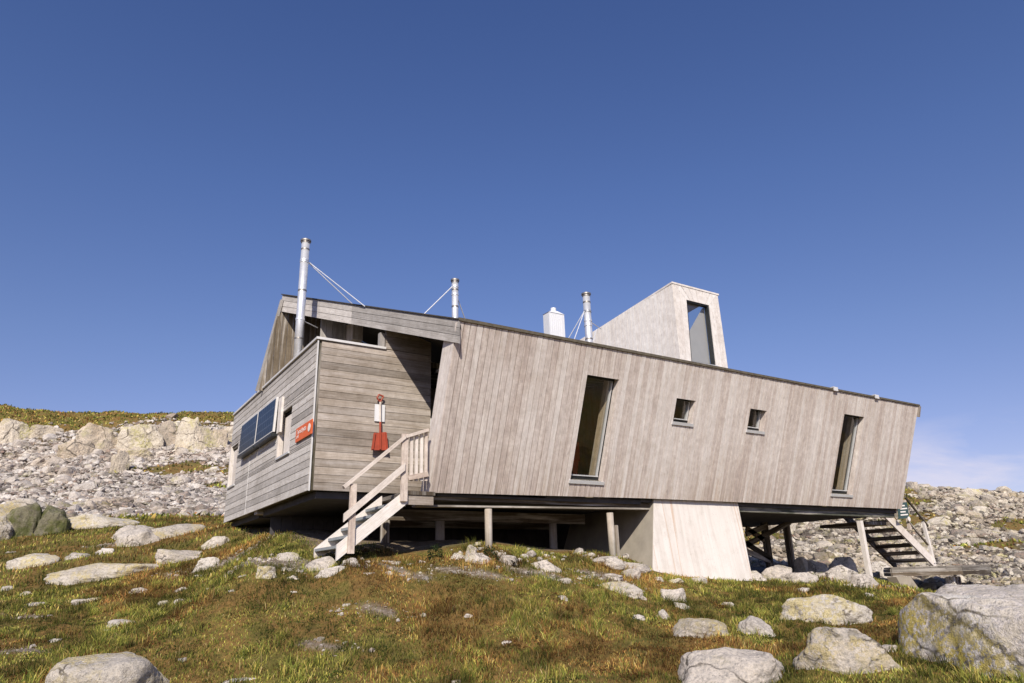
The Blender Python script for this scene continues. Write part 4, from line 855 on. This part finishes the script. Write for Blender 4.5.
rock(760, 794, 564, 581, R_PALE, 'pinkish peaked boulder at the right foot of the pier', 35, p=18, sink=.4)
rock(827, 858, 564, 582, R_PALE, 'pale peaked boulder left of the square right post', 36, p=18, sink=.4)
rock(852, 878, 573, 588, R_PALE, 'pale boulder in front of the square right post', 37, p=14, sink=.4)
rock(872, 900, 560, 580, R_PALE, 'pale boulder under the back stair', 38, p=14, sink=.4)
rock(794, 809, 556, 574, R_PALE, 'shaded dark boulder right of the crossed bracing', 39, p=14, dist=17.8)
rock(806, 828, 559, 574, R_PALE, 'shaded dark boulder in the middle behind the bracing', 40, p=12, dist=18.2)
rock(830, 857, 556, 573, R_PALE, 'shaded dark boulder farthest right of the bracing', 41, p=12, dist=18.4)
rock(465, 477, 545, 560, R_PALE, 'small upright pointed stone left of the front post', 42, p=22, nplanes=6, sink=.3, cat='stone')
rock(464, 492, 552, 565, R_PALE, 'pale stone at the foot of the left front post', 43, p=15, sink=.4)
rock(496, 518, 554, 565, R_PALE, 'pale stone just right of the left front post', 44, p=15, sink=.4)
rock(450, 467, 552, 561, R_PALE, 'small pale stone left of the pointed stone', 45, p=14, sink=.4)
rock(738, 766, 570, 580, R_PALE, 'low rubble stone at the right corner of the pier foot', 46, p=14, sink=.4)
rock(778, 818, 572, 584, R_PALE, 'low flat pale stone right of the pinkish boulder', 47, p=14, sink=.5)
# flat and small stones
flat = [(2, 17, 583, 590), (22, 33, 589, 595), (24, 50, 600, 606), (74, 101, 594, 603), (108, 141, 616, 626), (131, 149, 584, 593), (159, 167, 598, 605), (175, 185, 596, 603), (176, 190, 585, 590),
        (67, 91, 548, 557), (98, 114, 544, 553), (5, 30, 549, 553), (282, 293, 563, 571), (287, 299, 573, 579), (359, 380, 569, 577), (386, 393, 568, 575), (359, 369, 562, 568), (374, 401, 557, 563), (401, 412, 570, 575),
        (225, 255, 677, 684), (289, 296, 589, 594), (230, 236, 588, 592), (344, 350, 602, 606), (464, 474, 612, 617), (464, 475, 565, 572), (424, 432, 566, 570), (530, 556, 573, 579), (551, 571, 575, 583), (571, 590, 572, 577), (592, 622, 571, 577),
        (672, 688, 599, 608), (658, 669, 604, 619), (634, 645, 611, 621), (720, 734, 600, 606), (556, 568, 593, 600), (498, 511, 639, 645), (466, 476, 668, 674), (452, 460, 679, 684), (688, 706, 574, 582), (668, 682, 576, 582), (800, 838, 570, 577),
        (838, 870, 580, 587), (893, 912, 574, 582), (866, 876, 590, 597), (796, 808, 585, 592), (650, 662, 575, 580), (490, 508, 549, 557), (880, 900, 642, 652), (935, 950, 600, 606), (905, 925, 605, 612), (178, 190, 656, 662), (48, 60, 637, 642), (100, 112, 628, 632), (418, 426, 558, 563), (405, 416, 561, 566), (196, 206, 573, 577), (238, 250, 573, 577)]
for i, (a, b, c, d) in enumerate(flat):
    rock(a - 2, b + 2, c + (d - c) * .42, d + 1, R_PALE if i % 3 else R_WARM, 'small pale stone half sunk in the grass and heath', 100 + i, 'stone', SM, 4, .9, 22, .05, .9, cat='stone')
# cliff band near the crest of the left hill
cl = [(-6, 30, 414, 441, 'squared grey outcrop at the left edge of the cliff band'), (60, 92, 436, 457, 'low grey outcrop below the cliff band, left of the dark cleft'), (78, 117, 419, 451, 'sloping outcrop left of the deep cleft in the cliff band'),
      (116, 161, 419, 449, 'broadest smooth outcrop in the middle of the cliff band'), (155, 178, 416, 444, 'rounded outcrop right of the broadest one in the cliff band'), (176, 196, 413, 449, 'tall narrow outcrop of the cliff band'),
      (190, 213, 420, 450, 'outcrop right of the tall narrow one in the cliff band'), (222, 244, 422, 440, 'outcrop meeting the left corner of the cabin'), (112, 127, 448, 470, 'leaning block fallen below the cliff band'), (120, 153, 442, 460, 'pale block under the broadest outcrop of the cliff band'),
      (28, 62, 420, 436, 'low weathered outcrop near the left end of the cliff band'), (208, 226, 425, 445, 'short outcrop near the right end of the cliff band')]
for i, (a, b, c, d, lb) in enumerate(cl): rock(a - 2, b + 2, c + 2, d + 3, R_CLIFF, lb, 300 + i, 'rock_outcrop', 'rock outcrops along the cliff band', 6, .6, 24, .04, .5, cat='rock outcrop', planes=BOXY(300 + i), yaw=random.uniform(-.3, .3))

# scree: individual larger boulders and the uncountable remainder
def in_view(x, y, mg=.08):
    ang = np.arctan2(y, x) - f0_; return ang
def sample_scree(n, lo, hi, rmin, rmax, rng):
    r = np.sqrt(rng.uniform(rmin ** 2, rmax ** 2, n)); a = rng.uniform(lo, hi, n) + f0_; x, y = r * np.cos(a), r * np.sin(a)
    k = rng.random(n) < scree_mask(x, y); return x[k], y[k]
def outside_house(x, y): return ~((x > 2.5) & (x < 18) & (y > 9) & (y < 17.8))
rg = np.random.default_rng(5)
TEMPL = [rock_shape(2, np.random.default_rng(900 + i), 8, 26, .03, .8) for i in range(24)]
def scatter(name, x, y, s, m, rng, lift=.15, tint=(.32, .66), templ=TEMPL):
    n = len(x); z = H(x, y); pick = rng.integers(len(templ), size=n); a, b, c = s * rng.uniform(.7, 1.35, n), s * rng.uniform(.6, 1.1, n), s * rng.uniform(.35, .8, n)
    th, tl_ = rng.uniform(0, 6.28, n), rng.normal(0, .35, n); tv = rng.uniform(*tint, n); Vs, Fs, Cs = [], [], []; off = 0
    for k, (v, f) in enumerate(templ):
        i = np.nonzero(pick == k)[0]
        if not len(i): continue
        q = v[None] * np.stack([a[i], b[i], c[i]], 1)[:, None]; ct, st_ = np.cos(tl_[i])[:, None], np.sin(tl_[i])[:, None]
        q = np.stack([q[..., 0], q[..., 1] * ct - q[..., 2] * st_, q[..., 1] * st_ + q[..., 2] * ct], -1); ct, st_ = np.cos(th[i])[:, None], np.sin(th[i])[:, None]
        q = np.stack([q[..., 0] * ct - q[..., 1] * st_ + x[i][:, None], q[..., 0] * st_ + q[..., 1] * ct + y[i][:, None], q[..., 2] + (z[i] + c[i] * lift)[:, None]], -1)
        Vs.append(q.reshape(-1, 3)); Fs.append((f[None] + (off + np.arange(len(i)) * len(v))[:, None, None]).reshape(-1, f.shape[1])); off += len(i) * len(v)
        Cs.append(np.repeat(tv[i], len(v))[:, None] * np.ones(3))
    return raw_mesh(name, np.concatenate(Vs), np.concatenate(Fs), m, np.concatenate(Cs), False)
TEMPL1 = [rock_shape(1, np.random.default_rng(1900 + i), 8, 26, .08, .9) for i in range(24)]
LSP, RSP = (.20, .82), (-.82, .12)
for sp, r0, r1, m_, nbig, nsm, lb in ((LSP, 22, 70, R_SCREE, 7000, 70000, 'uncountable pale broken rock covering the left hillside'), (RSP, 17, 80, R_SCREE_R, 8000, 60000, 'uncountable yellowish broken rock covering the right hillside behind the cabin')):
    xs_, ys_2, ss_ = [], [], []
    x, y = sample_scree(nbig, *sp, r0, r1, rg); k = outside_house(x, y); x, y = x[k], y[k]; d = np.hypot(x, y)
    xa2, ya2, sa2 = x, y, (.085 + .085 * rg.pareto(2.5, len(x)).clip(0, 4)) * (.75 + d / 110)
    x, y = sample_scree(nsm, *sp, r0, r1, rg); k = outside_house(x, y); x, y = x[k], y[k]; d = np.hypot(x, y)
    sb2 = (.05 + .06 * rg.pareto(3.0, len(x)).clip(0, 2)) * (.7 + d / 80)
    o1 = scatter('scree', xa2, ya2, sa2, m_, rg, .1, (.18, .70)); o2 = scatter('tmp', x, y, sb2, m_, rg, .5, (.12, .74), TEMPL1)
    bm = bmesh.new(); bm.from_mesh(o1.data); bm.from_mesh(o2.data); bm.to_mesh(o1.data); bm.free(); bpy.data.objects.remove(o2)
    tag(o1, lb, 'scree', kind='stuff')
for side, (sp, r0, r1, m_, lb, gp) in enumerate(((LSP, 26, 66, R_SCREE, 'larger pale block resting among the rubble of the left hillside', 'larger blocks on the left scree'), (RSP, 20, 75, R_SCREE_R, 'larger lichen tinted block resting among the rubble of the right hillside', 'larger blocks on the right scree'))):
    x, y = sample_scree(900, *sp, r0, r1, rg); k = outside_house(x, y); x, y = x[k], y[k]; z = H(x, y); u, v, d = proj(np.c_[x, y, z])
    vis = (u > 5) & (u < 1018) & (v < 600) & ~((u > 232) & (u < 745)) & ~((u >= 745) & (u < 912) & (v < 520)) & ~((u > 745) & (v > 560))
    ids = np.nonzero(vis)[0][:75]
    for j, i in enumerate(ids):
        rr = np.random.default_rng(2000 + side * 500 + j); vv, ff = rock_shape(3, rr, 8, 24, .035, .8); ss = d[i] / F * rr.uniform(3.0, 6.5) * (1.5 if rr.random() < .15 else 1)
        q = vv * [ss, ss * .8, ss * rr.uniform(.5, .8)]; t = rr.uniform(0, 6.28); q = np.c_[q[:, 0] * math.cos(t) - q[:, 1] * math.sin(t), q[:, 0] * math.sin(t) + q[:, 1] * math.cos(t), q[:, 2]]
        o = raw_mesh('scree_block', q, ff, m_, np.full((len(q), 3), rr.uniform(.4, .68)), False); o.location = (x[i], y[i], z[i] + ss * .15); tag(o, lb, 'rock', gp)
# loose gravel on the bare patches
gxs, gys = [], []
for a, b, r in PATHS:
    n = int(620 * r * r / .3) ; t = rg.uniform(0, 6.28, n); q = r * 1.25 * np.sqrt(rg.random(n)); e1, e2 = 2.6 * q * np.cos(t), .8 * q * np.sin(t); gxs.append(a + e1 * RT[0] + e2 * FWD[0]); gys.append(b + e1 * RT[1] + e2 * FWD[1])
x, y = np.concatenate(gxs), np.concatenate(gys)
T1 = [rock_shape(1, np.random.default_rng(700 + i), 6, 20, .05, .8) for i in range(10)]
tag(scatter('gravel', x, y, .006 + .009 * rg.pareto(2.4, len(x)).clip(0, 4), R_PALE, rg, .2, (.2, .55), T1), 'loose pale gravel on the bare path patches in front of the cabin', 'gravel', kind='stuff')
# rubble under the cabin edge and round the pier
x = rg.uniform(5.2, 17.5, 260); y = 9.75 + rg.normal(0, .28, 260) + np.where(x > 12, .6, 0); k = ~((x > 8.8) & (x < 11.9) & (y > 9.4))
tag(scatter('rubble', x[k], y[k], .02 + .04 * rg.pareto(3, k.sum()).clip(0, 2), R_PALE, rg, .2, (.4, .62)), 'loose stone rubble lying along the foot of the cabin', 'rubble', kind='stuff')

# ================================================================== GRASS AND HEATH
PAL = np.array([(.12, .155, .034), (.23, .255, .05), (.42, .39, .085), (.64, .49, .14), (.48, .29, .085), (.34, .165, .06), (.14, .075, .03), (.56, .43, .20)])
def blades(name, x, y, hgt, wid, rng, label, cat, lean=.45, bright=1.0):
    n = len(x); z = H(x, y)
    A1 = fbm(x * .75 + 5, y * .75, 4, 0); A2 = fbm(x * 1.9, y * 1.9 + 8, 4, 1); A3 = fbm(x * 5.5, y * 5.5, 3, 2)
    # patchwork: green grass, olive, rusty dwarf shrub, straw
    g_ = sst(.36, .50, A1 * .55 + A2 * .45); w = np.zeros((n, 8))
    w[:, 0] = .5 * g_ + .15; w[:, 1] = .9 * g_ + .1; w[:, 2] = .55 * g_ + .1; w[:, 3] = .22; w[:, 4] = .95 * (1 - g_); w[:, 5] = .75 * (1 - g_); w[:, 6] = .55 * (1 - g_) * (A3 > .5) + .1; w[:, 7] = .14
    cw = np.cumsum(w / w.sum(1, keepdims=True), 1); r = rng.random(n); idx = (r[:, None] > cw).sum(1).clip(0, 7)
    A4 = fbm(x * 2.2 + 31, y * 2.2, 3, 2)
    c = PAL[idx] * (rng.uniform(.55, 1.4, n) * (.30 + 1.35 * A3) * (.42 + .85 * sst(.38, .62, A4)) * bright)[:, None]
    a = rng.uniform(0, 6.28, n); dx, dy = np.cos(a), np.sin(a); ln = hgt * rng.uniform(.1, lean * 2, n); b = rng.uniform(0, 6.28, n); lx, ly = np.cos(b) * ln, np.sin(b) * ln
    P0 = np.c_[x - dx * wid, y - dy * wid, z - .01]; P1 = np.c_[x + dx * wid, y + dy * wid, z - .01]
    P2 = np.c_[x + lx * .4 + dx * wid * .8, y + ly * .4 + dy * wid * .8, z + hgt * .6]; P3 = np.c_[x + lx * .4 - dx * wid * .8, y + ly * .4 - dy * wid * .8, z + hgt * .6]
    P4 = np.c_[x + lx, y + ly, z + hgt]
    V = np.stack([P0, P1, P2, P3, P4], 1).reshape(-1, 3); i = np.arange(n)[:, None] * 5
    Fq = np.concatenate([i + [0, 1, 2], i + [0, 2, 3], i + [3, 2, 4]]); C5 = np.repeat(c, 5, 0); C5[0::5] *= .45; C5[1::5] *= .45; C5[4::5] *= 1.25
    o = raw_mesh(name, V, Fq, LEAF, np.clip(C5, 0, 1), True); return tag(o, label, cat, kind='stuff')
def veg_sample(n, rmin, rmax, rng, half=.78, pw=2.0):
    r = (rng.uniform(rmin ** pw, rmax ** pw, n)) ** (1 / pw); a = rng.uniform(-half, half, n) + f0_; x, y = r * np.cos(a), r * np.sin(a)
    k = rng.random(n) > soil_mask(x, y) * .93; k &= rng.random(n) > scree_mask(x, y); k &= ~((x > 4.4) & (x < 17) & (y > 10.1) & (y < 16.5)); k &= ~((x > 8.9) & (x < 11.8) & (y > 9.45)); k &= ~((x > 3.7) & (y > 11.2) & (y < 16.5) & (x < 9))
    return x[k], y[k]
x, y = veg_sample(420000, 4.2, 15, rg, pw=1.35)
tuft = fbm(x * 2.6, y * 2.6, 4, 2); clr = sst(.40, .50, fbm(x * 4.1 + 2, y * 4.1, 3, 0)); k = rg.random(len(x)) < .62 + .38 * clr; x, y, tuft = x[k], y[k], tuft[k]
hg = .014 + .078 * sst(.42, .72, tuft) * rg.random(len(x)) ** 1.3 + .02 * rg.random(len(x))
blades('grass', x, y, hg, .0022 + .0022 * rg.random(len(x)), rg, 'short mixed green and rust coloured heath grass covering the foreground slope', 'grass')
x, y = veg_sample(150000, 13, 30, rg, pw=1.6)
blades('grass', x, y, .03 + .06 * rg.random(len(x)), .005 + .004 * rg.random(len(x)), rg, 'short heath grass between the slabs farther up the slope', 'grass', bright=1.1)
sx, sy = [], []
for (a, b, w_, d_p) in ALLROCK:
    if math.hypot(a, b) < 17:
        n_ = int(260 * max(w_, .12)); t = rg.uniform(0, 6.28, n_); q_r = rg.uniform(.94, 1.22, n_); lx_, ly_ = w_ / 2 * np.cos(t) * q_r, d_p / 2 * np.sin(t) * q_r
        sx.append(a + lx_ * RT[0] + ly_ * FWD[0]); sy.append(b + lx_ * RT[1] + ly_ * FWD[1])
x, y = np.concatenate(sx), np.concatenate(sy); k = rg.random(len(x)) < .25 + .75 * sst(.4, .6, fbm(x * 3, y * 3, 3, 0)); x, y = x[k], y[k]
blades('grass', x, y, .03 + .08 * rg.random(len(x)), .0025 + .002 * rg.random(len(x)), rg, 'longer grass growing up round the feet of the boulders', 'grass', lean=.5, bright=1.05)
# taller sedge tufts standing out of the turf
cx2, cy2 = veg_sample(1500, 4.3, 15, rg, pw=1.4); k = fbm(cx2 * .9, cy2 * .9, 3, 1) > .47; cx2, cy2 = cx2[k], cy2[k]; nb = 46
ox, oy = rg.normal(0, .035, (2, len(cx2), nb)); sc_ = rg.uniform(.6, 1.5, len(cx2))[:, None]
x, y = (cx2[:, None] + ox * sc_).ravel(), (cy2[:, None] + oy * sc_).ravel()
blades('sedge', x, y, (.05 + .09 * rg.random((len(cx2), nb)) * sc_).ravel(), .0022 + .0016 * rg.random(len(x)), rg, 'taller yellow green sedge tufts standing out of the heath turf', 'sedge', lean=.6, bright=1.0)
# hillside vegetation
r = np.sqrt(rg.uniform(24 ** 2, 82 ** 2, 110000)); a = rg.uniform(-.8, .82, len(r)) + f0_; x, y = r * np.cos(a), r * np.sin(a); k = rg.random(len(x)) > scree_mask(x, y) * 1.6; x, y = x[k], y[k]
blades('hillside_heath', x, y, .05 + .13 * rg.random(len(x)), .03 + .04 * rg.random(len(x)), rg, 'brown and green heath on the crest and ledges of the hillside', 'heath', bright=1.25)
# dwarf shrub leaf clumps (rusty and dark green)
def clumps(name, pts, n_leaf, size, rng, label, cat, cols, kind=None, flat=.6):
    Vs, Cs = [], []
    for (cx_, cy_, R_, hh_) in pts:
        m_ = int(n_leaf * R_ / .12); d = rng.normal(size=(m_, 3)); d /= np.linalg.norm(d, axis=1)[:, None]; d *= rng.uniform(.35, 1, m_)[:, None] ** .5
        px_, py_ = cx_ + d[:, 0] * R_, cy_ + d[:, 1] * R_; z0_ = H(px_, py_) + np.abs(d[:, 2]) * hh_
        t1 = rng.normal(size=(m_, 3)); t1 /= np.linalg.norm(t1, axis=1)[:, None]; t2 = np.cross(t1, rng.normal(size=(m_, 3))); t2 /= np.linalg.norm(t2, axis=1)[:, None]
        c0 = np.c_[px_, py_, z0_]; s_ = size * rng.uniform(.6, 1.3, m_)[:, None]
        Vs.append(np.stack([c0 - t1 * s_, c0 + t2 * s_ * .5, c0 + t1 * s_, c0 - t2 * s_ * .5], 1).reshape(-1, 3))
        cc = np.array(cols)[rng.integers(len(cols), size=m_)] * rng.uniform(.5, 1.3, m_)[:, None] * (.4 + .8 * np.abs(d[:, 2:3])); Cs.append(np.repeat(cc, 4, 0))
    V = np.concatenate(Vs); f = np.arange(len(V)).reshape(-1, 4); o = raw_mesh(name, V, f, LEAF, np.concatenate(Cs), False); return tag(o, label, cat, kind=kind)
x, y = veg_sample(2600, 4.5, 15.5, rg, pw=1.4); A1 = fbm(x * .75 + 5, y * .75, 4, 0) * .55 + fbm(x * 1.9, y * 1.9 + 8, 4, 1) * .45
k = A1 < .52; x1_, y1_ = x[k], y[k]
clumps('dwarf_shrub', [(a, b, rg.uniform(.05, .15), rg.uniform(.02, .075)) for a, b in zip(x1_, y1_)], 55, .011, rg, 'low rust brown dwarf shrub carpet woven through the heath', 'dwarf shrub', [(.16, .06, .02), (.22, .11, .03), (.10, .045, .018), (.13, .10, .03)], 'stuff')
x2_, y2_ = x[~k][:700], y[~k][:700]
clumps('ground_cover', [(a, b, rg.uniform(.05, .14), rg.uniform(.02, .06)) for a, b in zip(x2_, y2_)], 50, .011, rg, 'low dark green leafy ground cover in the grass', 'ground cover', [(.045, .075, .015), (.08, .11, .02), (.06, .06, .02)], 'stuff')
def bush(u, v, R_, hh_, label, cols, n=220, size=.018):
    p = hit(u, v); o = clumps('shrub', [(p[0], p[1], R_, hh_)], n, size, rg, label, 'shrub', cols); return o
bush(435, 560, .13, .24, 'small dark green shrub standing right of the left front post stones', [(.03, .05, .018), (.05, .075, .025)])
bush(491, 561, .13, .22, 'small dark green shrub among the stones of the left front post', [(.03, .05, .018), (.05, .075, .025)])
bush(515, 566, .08, .14, 'tiny brown shrub beside the dark green shrub', [(.07, .045, .025), (.05, .04, .02)])
bush(482, 556, .14, .18, 'sparse yellowish shrub at the foot of the left front post', [(.16, .14, .06), (.10, .10, .04)], 90)

# ================================================================== SUN, SKY, CAMERA
to_sun = Vector((-1.38, -1.93, 1.7)).normalized()
elev = math.asin(to_sun.z); az = math.atan2(to_sun.x, to_sun.y)
sd = bpy.data.lights.new('sun', 'SUN'); sd.energy = 5.25; sd.angle = math.radians(.53); sd.color = (1.0, .91, .77)
so = bpy.data.objects.new('sun', sd); so.rotation_euler = (-to_sun).to_track_quat('-Z', 'Y').to_euler(); so.location = (0, -5, 20); COL.objects.link(so)
w = bpy.data.worlds.new('World'); SC.world = w; w.use_nodes = True; nt = w.node_tree; bg = nt.nodes['Background']
sky = nd(nt, 'ShaderNodeTexSky'); sky.sky_type = 'NISHITA'; sky.sun_disc = False; sky.sun_elevation = elev; sky.sun_rotation = az; sky.altitude = 1200; sky.dust_density = .6; sky.ozone_density = 1.6; sky.air_density = 1.0
tc = nd(nt, 'ShaderNodeTexCoord').outputs['Generated']; sp = nd(nt, 'ShaderNodeSeparateXYZ'); nt.links.new(tc, sp.inputs[0])
tint = ramp(nt, sp.outputs['Z'], [(0.0, (.98, .78, .92)), (.12, (.95, .78, .95)), (.30, (.90, .86, 1.07)), (.5, (.80, .87, 1.19)), (.72, (.70, .81, 1.20))]).outputs[0]
c = mix(nt, sky.outputs[0], tint, 1.0, 'MULTIPLY')
cm = nd(nt, 'ShaderNodeMapping'); cm.inputs['Scale'].default_value = (2.6, 2.6, 9); nt.links.new(tc, cm.inputs['Vector'])
cn = noise(nt, cm.outputs['Vector'], 1.6, 7, .6, .3); cmask = ramp(nt, cn, [(.40, (0, 0, 0)), (.62, (1, 1, 1))]).outputs[0]
band = ramp(nt, sp.outputs['Z'], [(.02, (1, 1, 1)), (.12, (.9, .9, .9)), (.175, (0, 0, 0))]).outputs[0]
cm2 = mix(nt, cmask, band, 1.0, 'MULTIPLY')
c = mix(nt, c, (7.4, 6.9, 7.7), mix(nt, (0, 0, 0), cm2, .85)); 
nt.links.new(c, bg.inputs[0]); bg.inputs[1].default_value = .112
cd = bpy.data.cameras.new('camera'); cd.sensor_width = 36; cd.lens = F * 36 / 1024; cd.clip_end = 4000; cd.clip_start = .05
co = bpy.data.objects.new('camera', cd); COL.objects.link(co)
R = Matrix(((M[0, 0], -M[0, 1], -M[0, 2]), (M[1, 0], -M[1, 1], -M[1, 2]), (M[2, 0], -M[2, 1], -M[2, 2])))
co.matrix_world = Matrix.Translation(Vector(CAM)) @ R.to_4x4(); SC.camera = co
SC.view_settings.view_transform = 'Standard'; SC.view_settings.look = 'None'; SC.view_settings.exposure = 0
SC.render.engine = 'CYCLES'
